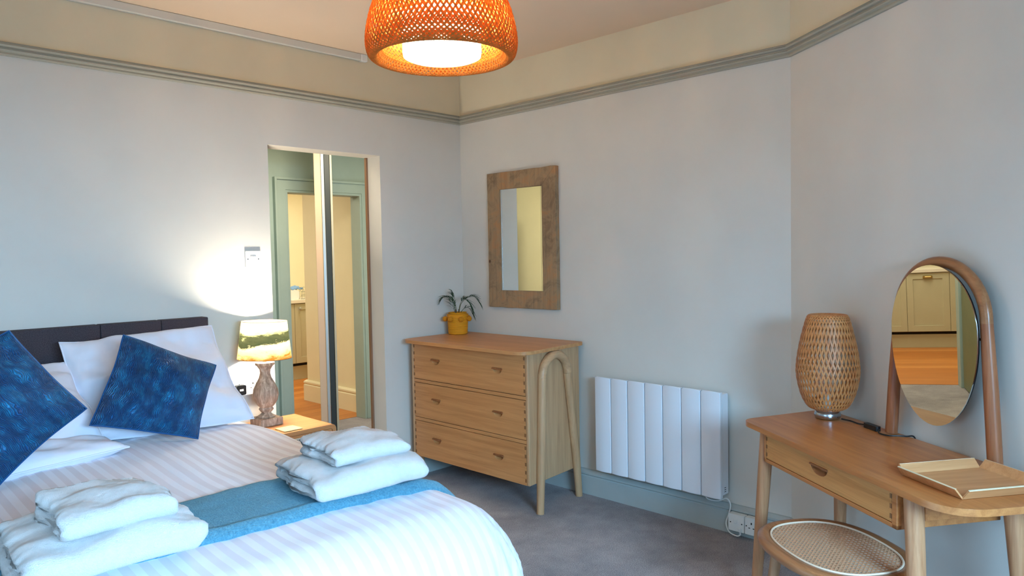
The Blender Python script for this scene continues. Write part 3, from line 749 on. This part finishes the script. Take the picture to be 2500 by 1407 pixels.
MB().lathe([(.012, .40), (.014, .42), (.024, .440), (.029, .465), (.024, .488), (.008, .500)], 20).build('light_bulb', emis('bulb_glow', (1, .82, .6), 10), t)

# switch, sockets on walls ---------------------------------------------
t = empty('light_switch', (1.858, YA, 1.428), 0, 'white double light switch plate on the wall above the bedside lamp', 'light switch')
MB().prism(rrect(-.043, .043, -.043, .043, .004), -.009, 0, XZ).build('plate', 'white', t, bev=.002)
for s in (-1, 1): MB().box(s*.0085-.008, s*.0085+.008, -.013, -.008, -.014, .016).build('rocker', 'white', t, bev=.0015)
for s in (-1, 1): MB().tube([(s*.030, -.0085, 0), (s*.030, -.0105, 0)], .0035, 12).build('screw', 'chrome', t)
def socket(parent, cx, face, pins=True, rocker=True):
    """a UK outlet at cx on a plate whose face is at y = -face"""
    m = MB(); m.box(cx-.003, cx+.003, -face-.0006, -face+.001, .010, .020); m.box(cx-.015, cx-.007, -face-.0006, -face+.001, -.010, -.006); m.box(cx+.007, cx+.015, -face-.0006, -face+.001, -.010, -.006)
    m.build('pin_holes', 'dark', parent, False)
t = empty('double_socket', (1.785, YA, .745), 0, 'white double wall socket behind the bed beside the lamp', 'socket')
MB().prism(rrect(-.073, .073, -.043, .043, .004), -.028, 0, XZ).build('plate', 'white', t, bev=.002)
socket(t, .038, .028); socket(t, -.038, .028)
for s in (-.010, .060): MB().box(s-.005, s+.005, -.032, -.027, .008, .024).build('rocker', 'white', t, bev=.001)
t = empty('plug', (1.745, YA-.0285, .735), 0, 'black plug pushed into the double socket beside the bed', 'plug')
MB().prism(rrect(-.026, .026, -.026, .026, .008), -.030, 0, XZ).build('body', 'black', t, bev=.004)
MB().box(-.010, .010, -.0315, -.0295, -.004, .006).build('fuse_label', 'white', t, False)
MB().tube([(0, -.015, -.024), (0, -.016, -.06), (-.03, -.012, -.13), (-.062, -.008, -.22)], .004, 8).build('cable', 'black', t)

# ------------------------------------------------------------------ rustic mirror on the back wall
t = empty('wall_mirror', (XB, 3.19, 1.522), 0, 'rectangular wall mirror in a chunky reclaimed wood frame above the dresser', 'mirror')
W2, H2, wi, hi = .295, .435, .182, .325
for q in range(4):
    pts = [((-W2, H2), (W2, H2), (wi, hi), (-wi, hi)), ((W2, H2), (W2, -H2), (wi, -hi), (wi, hi)), ((W2, -H2), (-W2, -H2), (-wi, -hi), (wi, -hi)), ((-W2, -H2), (-W2, H2), (-wi, hi), (-wi, -hi))][q]
    m = MB()
    n = 14; vs = []
    for k in range(n+1):
        f = k/n
        for (pa, pb, e) in ((pts[0], pts[1], 1), (pts[3], pts[2], 0)):
            y = pa[0]+(pb[0]-pa[0])*f; z = pa[1]+(pb[1]-pa[1])*f
            j = .003*fn3((y, z, q), 14)*e*(0 if k in (0, n) else 1)
            y += j*(1 if q in (1, 3) else 0); z += j*(1 if q in (0, 2) else 0)
            vs.append((-.034+.002*fn3((y, z, 0), 12), y, z)); vs.append((-.001, y, z))
    fs = []
    for k in range(n):
        a, b = k*4, k*4+4
        fs += [(a, b, b+2, a+2), (a+1, a+3, b+3, b+1), (a, a+1, b+1, b), (a+2, b+2, b+3, a+3)]
    fs += [(0, 2, 3, 1), (n*4, n*4+1, n*4+3, n*4+2)]
    m.add(vs, fs); o = m.build('frame_board', 'drift', t, bev=.002)
    if q in (0, 2):
        pass
mg = MB().box(-.002, .002, -wi+.001, wi-.001, -hi+.001, hi-.001).build('mirror_glass', 'mirror', t, False); mg.location.x = -.020; mg.rotation_euler.z = math.radians(1.8)
for s in (-1, 1): MB().box(-.0285, -.0275, s*(wi-.012)-.001, s*(wi-.012)+.001, -hi+.002, hi-.002).build('bevel_line', 'chrome', t, False)

# ------------------------------------------------------------------ chest of drawers
cx0, cyc = 2.86, 3.195
t = empty('chest_of_drawers', (3.10, cyc, 0), 0, 'wide pale oak chest of three drawers with looped round side legs', 'chest of drawers')
# local x: depth (front = negative), local y: along the wall
fx, bk_, hw = -.24, .25, .505
TZ = .907
pl = fillet([(-.31, -.545), (.265, -.490), (.265, .545), (-.31, .530)], [.10, .03, .03, .10])
MB().prism(pl, TZ-.020, TZ, XYZ).build('top', 'oak_y', t, bev=.004)
for s in (-1, 1):
    y0 = s*hw
    m = MB(); yo, yi, yb = s*hw, s*(hw-.014), s*(hw-.030)
    pts = [(fx, .165), (bk_, .165), (bk_, TZ-.021), (fx, TZ-.021)]
    m.prism(pts, min(yo, yo-s*.018), max(yo, yo-s*.018), XZ)
    if s < 0: m.v = [(x, y+(x-fx)*.09, z) for x, y, z in m.v]
    m.build('side_panel', 'oak_z', t, bev=.003)
m = MB(); sy_ = lambda x: -hw+.019+(x-fx)*.09
m.prism([(fx+.03, sy_(fx+.03)), (bk_-.005, sy_(bk_-.005)), (bk_-.005, hw-.018), (fx+.03, hw-.018)], .180, .195, XYZ); m.box(bk_-.012, bk_-.004, sy_(bk_), hw-.018, .195, TZ-.022)
m.build('carcass', 'oak_y', t, False)
zs = [(.658, .880), (.416, .632), (.165, .390)]
m = MB()
for z in (.645, .403): m.box(fx+.002, fx+.03, -hw+.018, hw-.018, z-.0095, z+.0095)
m.build('divider', 'oak_y', t, False)
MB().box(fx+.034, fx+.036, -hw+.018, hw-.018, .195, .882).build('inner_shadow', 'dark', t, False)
for (z0, z1) in zs:
    dz = z1-z0; zc = z0+dz*.60
    holes = []
    for s in (-1, 1):
        yc = s*.27
        holes.append([(yc+.034*math.cos(a), zc-.008-.024*math.sin(a)) for a in [PI*k/10 for k in range(11)]])
    d = MB().prism([(-hw+.021, z0), (hw-.021, z0), (hw-.021, z1), (-hw+.021, z1)], fx, fx+.020, YZ, holes).build('drawer', 'oak_y', t, bev=.0015)
    for s in (-1, 1):
        yc = s*.27
        hm = MB().prism(fillet([(yc-.042, zc-.008), (yc+.042, zc-.008), (yc+.038, zc+.003), (yc-.038, zc+.003)], .004, 3), fx-.006, fx+.004, YZ)
        hm.build('handle', 'walnut', d, bev=.0015)
        m = MB(); n = 8; vs = []
        for i in range(11):
            a = PI*i/10; vs.append((fx+.003, yc+.034*math.cos(a), zc-.008-.024*math.sin(a)))
        vs += [(fx+.018, yc+.030*math.cos(PI*i/10), zc-.004-.012*math.sin(PI*i/10)) for i in range(11)]
        fs = [(i, i+1, i+12, i+11) for i in range(10)]+[tuple(range(11, 22))]
        m.add(vs, fs).build('finger_scoop', 'oak_y', d)
    for s in (-1, 1):
        for k in range(5):
            zz = z0+dz*(k+.38)/5; yo = s*(hw-.021)
            MB().box(fx-.0006, fx+.0004, min(yo, yo-s*.011), max(yo, yo-s*.011), zz, zz+dz*.085).build('finger_joint', 'joint', d, False)
for s in (-1, 1):
    yy = lambda x: s*(hw+.020)+((x-fx)*.09 if s < 0 else 0)
    xa, xb, zt = -.135, .105, .745
    ar = [(xa+(xb-xa)/2-(xb-xa)/2*math.cos(a), yy(xa+(xb-xa)/2-(xb-xa)/2*math.cos(a)), zt+.118*math.sin(a)) for a in [PI*k/20 for k in range(21)]]
    MB().tube(ar, .0245, 16, upv=(0, 1, 0)).build('leg_arch', 'oak_arch', t, angle=60)
    MB().tube([(-.172, yy(-.172), 0), (-.160, yy(-.16), .25), (xa, yy(xa), zt)], [.0205, .024, .0245], 16).build('leg', 'oak_z', t, angle=60)
    MB().tube([(.205, yy(.205), 0), (.180, yy(.18), .25), (xb, yy(xb), zt)], [.0205, .024, .0245], 16).build('leg', 'oak_z', t, angle=60)

# ------------------------------------------------------------------ potted palm
px, py = 3.215, 3.652
t = empty('potted_palm', (px, py, TZ), 0, 'small palm in a mustard yellow rope basket on the chest corner', 'potted plant')
pr = [(.058, .001), (.062, .004)]
R0, R1, hh = .062, .070, .128
for k in range(15):
    z = .004+hh*k/15; r = R0+(R1-R0)*k/15
    pr += [(r+.0005, z+.0006), (r+.003, z+hh/30), (r+.0005, z+hh/15-.0006)]
pr += [(R1+.002, hh+.006), (R1-.006, hh+.008), (R1-.008, hh-.01)]
MB().lathe(pr, 48, caps=False).build('basket', 'pot', t, angle=60)
MB().lathe([(.0, .001), (.058, .001)], 32, caps=False).build('basket_base', 'pot', t)
MB().lathe([(.056, .09), (.058, .138), (.063, .145), (.060, .146), (.053, .138)], 40, caps=False).build('inner_pot', 'pot', t)
MB().lathe([(.001, .124), (.054, .12)], 32, caps=False).build('soil', 'soil', t)
for k in range(7):
    a = math.radians(-128+k*360/7+12); m = MB(); bm = bmesh.new(); bmesh.ops.create_icosphere(bm, subdivisions=3, radius=.0175)
    for v in bm.verts: v.co *= 1+.10*noise.noise(v.co*160)
    m.add([v.co+Vector(((R1+.012)*math.cos(a), (R1+.012)*math.sin(a), .103)) for v in bm.verts], [tuple(v.index for v in f.verts) for f in bm.faces]); bm.free()
    m.build('pompom', 'pom', t)
random.seed(3)
iv = Vector((math.sin(math.radians(44.35)), -math.cos(math.radians(44.35)), 0))       # roughly across the view
dv = Vector((math.cos(math.radians(44.35)), math.sin(math.radians(44.35)), 0))
fronds = [([(-.010, 0, .12), (-.018, .0, .19), (-.035, .01, .235), (-.075, .02, .255), (-.105, .02, .240)], 12),
          ([(-.004, 0, .12), (-.010, .0, .18), (-.018, .0, .24), (-.024, 0, .275)], 8),
          ([(.006, 0, .12), (.016, .0, .19), (.040, -.01, .232), (.075, -.02, .215), (.092, -.02, .175)], 13),
          ([(.006, 0, .12), (.025, -.02, .20), (.070, -.03, .245), (.110, -.02, .250), (.150, -.02, .205)], 14),
          ([(.010, 0, .12), (.030, -.02, .155), (.060, -.03, .180), (.085, -.03, .165), (.100, -.03, .135)], 6),
          ([(-.008, 0, .12), (-.02, -.02, .16), (-.03, -.03, .20), (-.036, -.03, .235)], 6)]
for pts, nl in fronds:
    P = [iv*a+dv*b+Vector((0, 0, c_)) for a, b, c_ in pts]; cv = catmull(P, 8); n = len(cv)
    m = MB().tube(cv, [.0022*(1-.7*i/n) for i in range(n)], 6)
    st = m.build('frond', 'stem', t)
    m = MB()
    for k in range(nl):
        i = int(n*.38+(n*.60)*k/nl); p = cv[i]; d = (cv[min(n-1, i+1)]-cv[i-1]).normalized()
        for s in (-1, 1):
            side = d.cross(Vector((.2*s, .1, 1))).normalized()*s
            L = (.060+.02*random.random())*(1-.35*abs(k/nl-.4))
            dr = (d*.75+side*.42+Vector((0, 0, -.10-.25*random.random()))).normalized()
            w = .0031; q = p+dr*L*.5+Vector((0, 0, .004)); e = p+dr*L+Vector((0, 0, -.010)); wv = dr.cross(Vector((0, 0, 1))).normalized()*w
            if wv.length < 1e-4: wv = iv*w
            m.add([p, p+dr*L*.25+wv*.9, q+wv, e, q-wv, p+dr*L*.25-wv*.9, p+dr*L*.25-Vector((0, 0, .001)), q-Vector((0, 0, .0012))], [(0, 1, 6), (0, 6, 5), (1, 2, 7, 6), (6, 7, 4, 5), (2, 3, 7), (7, 3, 4)])
    m.build('leaves', 'leaf', st, angle=80, solid=.0005)
for k, (a, b) in enumerate(((-.012, 0), (.008, .004))):
    pp = iv*a+dv*b; MB().tube([pp+Vector((0, 0, .10)), pp*1.1+Vector((0, 0, .165))], [.0055, .0035], 8).build('cane_stem', base('brown_stem', (88, 60, 42), .8)[0], t)

# ------------------------------------------------------------------ radiator
t = empty('panel_radiator', (XB, 2.17, .188), 0, 'white wall-mounted electric radiator of seven vertical panels', 'radiator')
rw = .392; ph = .535
MB().prism(rrect(-rw+.02, rw-.006, .012, ph-.012, .006), -.078, -.022, lambda a, b, d: (d, -a, b)).build('body', 'rad', t, bev=.003)
m = MB()
for s in (-.2, .2): m.box(-.024, -.001, s-.02, s+.02, .06, ph-.08)
m.build('bracket', 'rad', t, False)
for k in range(7):
    w = 2*rw/7; a0 = rw-k*w; a1 = a0-w+.004
    f = []
    n = 8
    for i in range(n+1): a = a1+(a0-a1)*i/n; f.append((-.104-.008*math.sin(PI*i/n), a))
    f += [(-.080, a0), (-.080, a1)]
    m = MB().prism(f, .0, ph, lambda a, b, d: (a, b, d))
    # crown the top edge
    m.v = [(x, y, z+(.006*math.sin(PI*(y-a1)/(a0-a1)) if z > .1 else 0)) for x, y, z in m.v]
    m.build('heating_panel', 'rad', t, bev=.004, seg=3)
m = MB()
for k in range(3): m.box(-.062, -.046, -rw+.0053, -rw+.0065, .028+.010*k, .031+.010*k)
m.build('side_vents', 'dark', t, False)
# spur switch, socket
sx_ = XB-.026
def plate_on_skirt(name, yc, zc, lab, cat):
    return empty(name, (sx_, yc, zc), -PI/2, lab, cat)
t = plate_on_skirt('fused_switch', 1.722, .0745, 'white fused switch box on the skirting feeding the radiator', 'switch')
MB().prism(rrect(-.042, .042, -.042, .042, .004), -.036, 0, XZ).build('box', 'white', t, bev=.002)
MB().box(-.010, .004, -.042, -.035, -.002, .018).build('rocker', 'white', t, bev=.001)
for s in (-1, 1): MB().tube([(s*.030, -.0355, 0), (s*.030, -.0375, 0)], .003, 10).build('screw', 'dark', t)
MB().box(.014, .028, -.044, -.035, -.040, -.022).build('cord_grip', 'white', t, bev=.002)
t = plate_on_skirt('single_socket', 1.634, .0745, 'white single wall socket on the skirting behind the vanity leg', 'socket')
MB().prism(rrect(-.042, .042, -.042, .042, .004), -.036, 0, XZ).build('box', 'white', t, bev=.002)
socket(t, -.008, .036)
MB().box(.020, .030, -.041, -.035, .006, .024).build('rocker', 'white', t, bev=.001)
MB().tube([(-.034, -.0355, .0), (-.034, -.0375, .0)], .003, 10).build('screw', 'dark', t)
cpts = catmull([(XB-.05, 1.90, .195), (XB-.052, 1.885, .160), (XB-.045, 1.83, .158), (XB-.032, 1.79, .176), (XB-.032, 1.768, .150), (XB-.036, 1.775, .10), (XB-.045, 1.785, .055), (XB-.06, 1.76, .020), (XB-.066, 1.72, .012), (XB-.066, 1.700, .020), (XB-.064, 1.700, .034)], 8)
tag(MB().tube(cpts, .0032, 8).build('power_cord', 'white'), 'white power cord looping from the radiator to the switch box', 'cord')

# ------------------------------------------------------------------ vanity desk (local frame of the angled wall: x along it, -y out from it)
def C3(a, off, z=0): p = KC-U*a+NC*off; return (p.x, p.y, z)
t = empty('vanity_desk', C3(0, 0), RC, 'honey oak vanity desk with one slim drawer against the right wall', 'desk')
DZT = .735
pl = fillet([(.315, -.03), (1.525, -.03), (1.52, -.475), (.40, -.47)], [.03, .03, .13, .06], 8)
MB().prism(pl, DZT-.020, DZT, XYZ).build('top', 'van_x', t, bev=.006, seg=3)
m = MB(); ax0, ax1, az0, az1 = .545, 1.285, .600, .714
m.box(ax0, ax1, -.452, -.435, az0, az0+.014); m.box(ax0, ax0+.012, -.452, -.10, az0, az1); m.box(ax1-.022, ax1, -.452, -.10, az0, az1)
m.box(ax0, ax1, -.115, -.10, az0, az1); m.box(ax0+.012, ax1-.022, -.430, -.115, az0, az0+.008)
m.build('drawer_frame', 'van_x', t, False, .002)
yc = (ax0+ax1)/2-.015; zc = .676
hole = [(yc+.048*math.cos(a), zc-.028*math.sin(a)) for a in [PI*k/10 for k in range(11)]]
d = MB().prism([(ax0+.014, az0+.016), (ax1-.024, az0+.016), (ax1-.024, az1-.002), (ax0+.014, az1-.002)], -.450, -.434, XZ, [hole]).build('drawer', 'vand_x', t, bev=.001)
MB().prism([(yc-.052, zc-.001), (yc+.052, zc-.001), (yc+.050, zc+.006), (yc-.050, zc+.006)], -.454, -.438, XZ).build('handle', 'walnut', d, bev=.001)
m = MB(); vs = [(yc+.048*math.cos(PI*i/10), -.449, zc-.028*math.sin(PI*i/10)) for i in range(11)]+[(yc+.040*math.cos(PI*i/10), -.436, zc-.012*math.sin(PI*i/10)) for i in range(11)]
m.add(vs, [(i, i+1, i+12, i+11) for i in range(10)]+[tuple(range(11, 22))]).build('finger_scoop', 'walnut', d)
for s, xx in ((1, ax0+.014), (-1, ax1-.024)):
    for k in range(3): zz = az0+.026+k*.030; MB().box(min(xx, xx+s*.009), max(xx, xx+s*.009), -.4506, -.4498, zz, zz+.014).build('finger_joint', 'joint', d, False)
m = MB(); m.box(1.315, 1.335, -.40, -.12, .640, .715); m.box(.50, .52, -.40, -.12, .640, .715); m.build('side_rail', 'van_x', t, False, .002)
for (a0, o0, a1, o1) in ((.525, -.425, .470, -.450), (1.318, -.425, 1.390, -.450), (1.325, -.105, 1.385, -.075), (.525, -.105, .475, -.075)):
    MB().tube([(a0, o0, .716), (a0+(a1-a0)*.3, o0+(o1-o0)*.3, .50), (a1, o1, 0)], [.027, .0255, .019], 18).build('leg', 'van_z', t, angle=60)

# vanity mirror standing on the desk
t = empty('vanity_mirror', C3(.985, .055, DZT), RC, 'oval vanity mirror hung in an arched wooden stand on the desk', 'mirror')
hw0, hw1, zt = .232, .194, .445
fw = lambda P, r: MB().tube(P, r, 14, flat=.9, upv=(0, 1, 0))
for s in (-1, 1):
    fw([(s*hw0, 0, .004), (s*(hw0+hw1)/2, 0, .24), (s*hw1, 0, zt)], [.023, .0225, .0195]).build('leg', 'rack_wood', t, angle=60)
fw([(-hw1*math.cos(a), 0, zt+.192*math.sin(a)) for a in [PI*k/28 for k in range(29)]], .0195).build('arch', 'stoolwood', t, angle=60)
ow = .188
ov = [(-ow*math.cos(a), .01+.228*math.sin(a)) for a in [PI*k/30 for k in range(31)]]+[(ow*math.cos(a), -.005-.300*math.sin(a)) for a in [PI*k/30 for k in range(1, 30)]]
gl = MB().prism(ov, -.004, 0, XZ).build('mirror_glass', 'mirror', t, angle=20)
gl.location = (.003, -.030, zt-.055); gl.rotation_euler = (math.radians(1.35), 0, math.radians(1.0))
bk2 = MB().prism([(x*.985, z*.985) for x, z in ov], .0004, .008, XZ).build('mirror_back', 'black', t, angle=20)
bk2.location = gl.location; bk2.rotation_euler = gl.rotation_euler
for s in (-1, 1): MB().tube([(s*.205, -.002, zt-.05), (s*.15, -.014, zt-.05)], .005, 10).build('pivot', 'chrome', t)

# bamboo lamp -----------------------------------------------------------
def weave(parent, name, mat, prof, n, w, th, twist, z_off=0, seg=48, rad_off=.0012, c=(0, 0, 0), group=4):
    """prof: function f in 0..1 -> (r, z). two families of spiral strips passing over and under"""
    m = MB()
    for fam in (1, -1):
        for k in range(n):
            a0 = 2*PI*k/n; vs = []; fs = []
            for i in range(seg+1):
                f = i/seg; r, z = prof(f); a = a0+fam*twist*f
                r2, z2 = prof(min(1, f+.01)); r1, z1 = prof(max(0, f-.01))
                tz = Vector((r2-r1, z2-z1)).normalized()
                rl = r+rad_off*fam*math.cos(2*twist*f*n/2+0)*1.0
                cs, sn = math.cos(a), math.sin(a)
                P = Vector((rl*cs, rl*sn, z))
                nr = Vector((tz.y*cs, tz.y*sn, -tz.x)); dm = Vector((tz.x*cs, tz.x*sn, tz.y)); da = Vector((-sn, cs, 0))
                # strip direction
                ds = math.hypot(r2-r1, z2-z1)/.02; dd = (dm*max(ds, 1e-4)+da*fam*twist*r).normalized(); sd = nr.cross(dd).normalized()
                ww = w*(.55+.45*min(1, r/.09)) if r < .09 else w
                for (q, h_) in ((-1, -1), (1, -1), (1, 1), (-1, 1)): vs.append(P+sd*q*ww/2+nr*h_*th/2+Vector(c))
            for i in range(seg):
                for q in range(4): l = (q+1) % 4; fs.append((i*4+q, i*4+l, i*4+4+l, i*4+4+q))
            m.add(vs, fs)
    return m.build(name, mat, parent, smooth=False)
def interp(pts):
    P = catmull([(a, b, 0) for a, b in pts], 10)
    def g(f):
        x = f*(len(P)-1); i = min(len(P)-2, int(x)); q = P[i].lerp(P[i+1], x-i); return q.x, q.y
    return g
t = empty('bamboo_lamp', C3(.475, .13, DZT), RC, 'egg-shaped woven bamboo table lamp on a silver base on the desk', 'lamp')
MB().lathe([(.034, .001), (.047, .004), (.051, .014), (.049, .026), (.042, .034), (.030, .038), (.020, .040)], 40).build('base', 'chrome', t, angle=50)
gp = interp([(.050, .036), (.078, .052), (.103, .100), (.119, .175), (.118, .235), (.106, .310), (.088, .385), (.078, .415), (.068, .424), (.056, .418), (.050, .408)])
weave(t, 'lamp_shade', 'bamboo', gp, 44, .0057, .0012, 1.75, seg=64, rad_off=.0009)
m = MB().lathe([(.014, .04), (.014, .10)], 12); m.build('bulb_holder', 'white', t)
ln = lambda a, o, z: C3(a, o, z)
cb = catmull([C3(.53, .105, DZT+.008), C3(.56, .085, DZT+.005), C3(.60, .083, DZT+.004), C3(.645, .088, DZT+.010)], 8)
t2 = empty('lamp_cable', C3(.69, .085, DZT), RC, 'black lamp cable with an inline switch trailing over the desk', 'cable')
inv = (Matrix.Translation(C3(.69, .085, DZT)) @ Matrix.Rotation(RC, 4, 'Z')).inverted()
MB().tube([inv @ Vector(p) for p in cb], .0028, 8).build('cable', 'black', t2)
MB().prism(rrect(-.043, .035, -.011, .011, .008), .001, .019, XYZ).build('inline_switch', 'black', t2, bev=.004)
cb = catmull([C3(.722, .083, DZT+.010), C3(.755, .108, DZT+.005), C3(.795, .10, DZT+.004), C3(.82, .050, DZT+.004), C3(.825, .012, DZT-.01), C3(.825, .012, .60), C3(.835, .02, .40), C3(.80, .04, .10)], 8)
MB().tube([inv @ Vector(p) for p in cb], .0028, 8).build('cable', 'black', t2)

# tray ---------------------------------------------------------------
t = empty('wooden_tray', C3(1.325, .24, DZT), RC, 'square pale plywood tray with flared open-cornered sides on the desk', 'tray')
ta, tb = .115, .135
MB().prism([(-ta, -tb), (ta, -tb), (ta, tb), (-ta, tb)], .001, .005, XYZ).build('base', 'ply', t, False)
for q, (hx, hy) in enumerate(((ta, tb), (tb, ta), (ta, tb), (tb, ta))):
    m = MB(); a = q*PI/2; R_ = Matrix.Rotation(a, 3, 'Z')
    P = [(-hx, -hy, .001), (hx, -hy, .001), (hx-.004, -hy-.020, .028), (-hx+.004, -hy-.020, .028)]
    th_ = [(-hx, -hy+.005, .002), (hx, -hy+.005, .002), (hx-.004, -hy-.0155, .0295), (-hx+.004, -hy-.0155, .0295)]
    m.hexa([R_ @ Vector(p) for p in P], [R_ @ Vector(p) for p in th_]); m.build('side', 'ply', t, False)
    m = MB(); lo = [R_ @ Vector(p) for p in ((-hx+.004, -hy-.020, .0282), (hx-.004, -hy-.020, .0282), (hx-.004, -hy-.0155, .0297), (-hx+.004, -hy-.0155, .0297))]
    m.hexa(lo, [p+Vector((0, 0, .0012)) for p in lo]); m.build('edge', 'ply_edge', t, False)

# stool ----------------------------------------------------------------
t = empty('cane_stool', C3(1.02, .475, 0), RC+math.radians(0), 'low beech stool with a woven cane seat, tucked under the desk', 'stool')
A_, B_, SZ, NE = .255, .205, .455, 2.5
def se(a, b, k, ne=NE): c_, s_ = math.cos(k), math.sin(k); return (a*abs(c_)**(2/ne)*(1 if c_ > 0 else -1), b*abs(s_)**(2/ne)*(1 if s_ > 0 else -1))
ring = []
m = MB(); seg = 72; prof = [(0, -.016), (.004, -.006), (.004, .004), (-.004, .012), (-.016, .015), (-.034, .011), (-.038, .007), (-.038, -.012), (-.026, -.018)]
for (dr, z) in prof:
    for k in range(seg):
        x, y = se(A_+dr, B_+dr, 2*PI*k/seg); m.v.append((x, y, SZ-.015+z))
n = len(prof)
for i in range(n):
    for k in range(seg): l = (k+1) % seg; j = (i+1) % n; m.f.append((i*seg+k, i*seg+l, j*seg+l, j*seg+k))
m.build('seat_frame', 'stoolwood', t, angle=50)
m = MB(); m.tube([(*se(A_-.038, B_-.038, 2*PI*k/seg), SZ-.003) for k in range(seg)], .0035, 8, closed=True); m.build('bead', 'bead', t)
cane('cane_seat', 'cane', t, lambda a, b: (abs(a)/(A_-.038))**NE+(abs(b)/(B_-.038))**NE < 1, -.22, .22, -.17, .17, .0150, .0026, .0008, lambda a, b, d: (a, b, SZ-.008+d))
for sx in (-1, 1):
    for sy in (-1, 1):
        MB().tube([(sx*.150, sy*.105, SZ-.022), (sx*.195, sy*.150, 0)], [.020, .014], 16).build('leg', 'stool_z', t, angle=60)
for sy in (-1, 1): MB().tube([(-.172, sy*.127, .22), (.172, sy*.127, .22)], .009, 12).build('stretcher', 'stool_z', t)

# ------------------------------------------------------------------ pendant lamp
t = empty('pendant_lamp', (1.685, 1.965, CEIL), 0, 'woven bamboo dome pendant lamp, lit, hanging above the bed', 'pendant lamp')
zr = 2.105-CEIL
gp = interp([(.206, zr+.030), (.226, zr+.004), (.243, zr+.002), (.256, zr+.018), (.262, zr+.055), (.256, zr+.110), (.236, zr+.180), (.196, zr+.255), (.140, zr+.305), (.085, zr+.325), (.050, zr+.330)])
weave(t, 'lamp_shade', 'pendstrip', gp, 88, .0060, .0012, 1.25, seg=70, rad_off=.0014)
gi = interp([(.206, zr+.030), (.218, zr+.06), (.220, zr+.11), (.205, zr+.175), (.170, zr+.24), (.12, zr+.285), (.06, zr+.31)])
weave(t, 'inner_weave', 'pendstrip', gi, 70, .0060, .0012, -1.3, seg=56, rad_off=.0012)
m = MB().lathe([(.001, zr+.004), (.120, zr+.004), (.134, zr+.010), (.136, zr+.022), (.136, zr+.15), (.001, zr+.155)], 48, caps=False)
m.build('diffuser', 'glow', t, angle=40)
MB().tube([(0, 0, zr+.30), (0, 0, -.03)], .004, 8).build('flex', 'white', t)
MB().lathe([(.05, -.03), (.05, -.012), (.045, -.001)], 32).build('ceiling_rose', 'white', t)
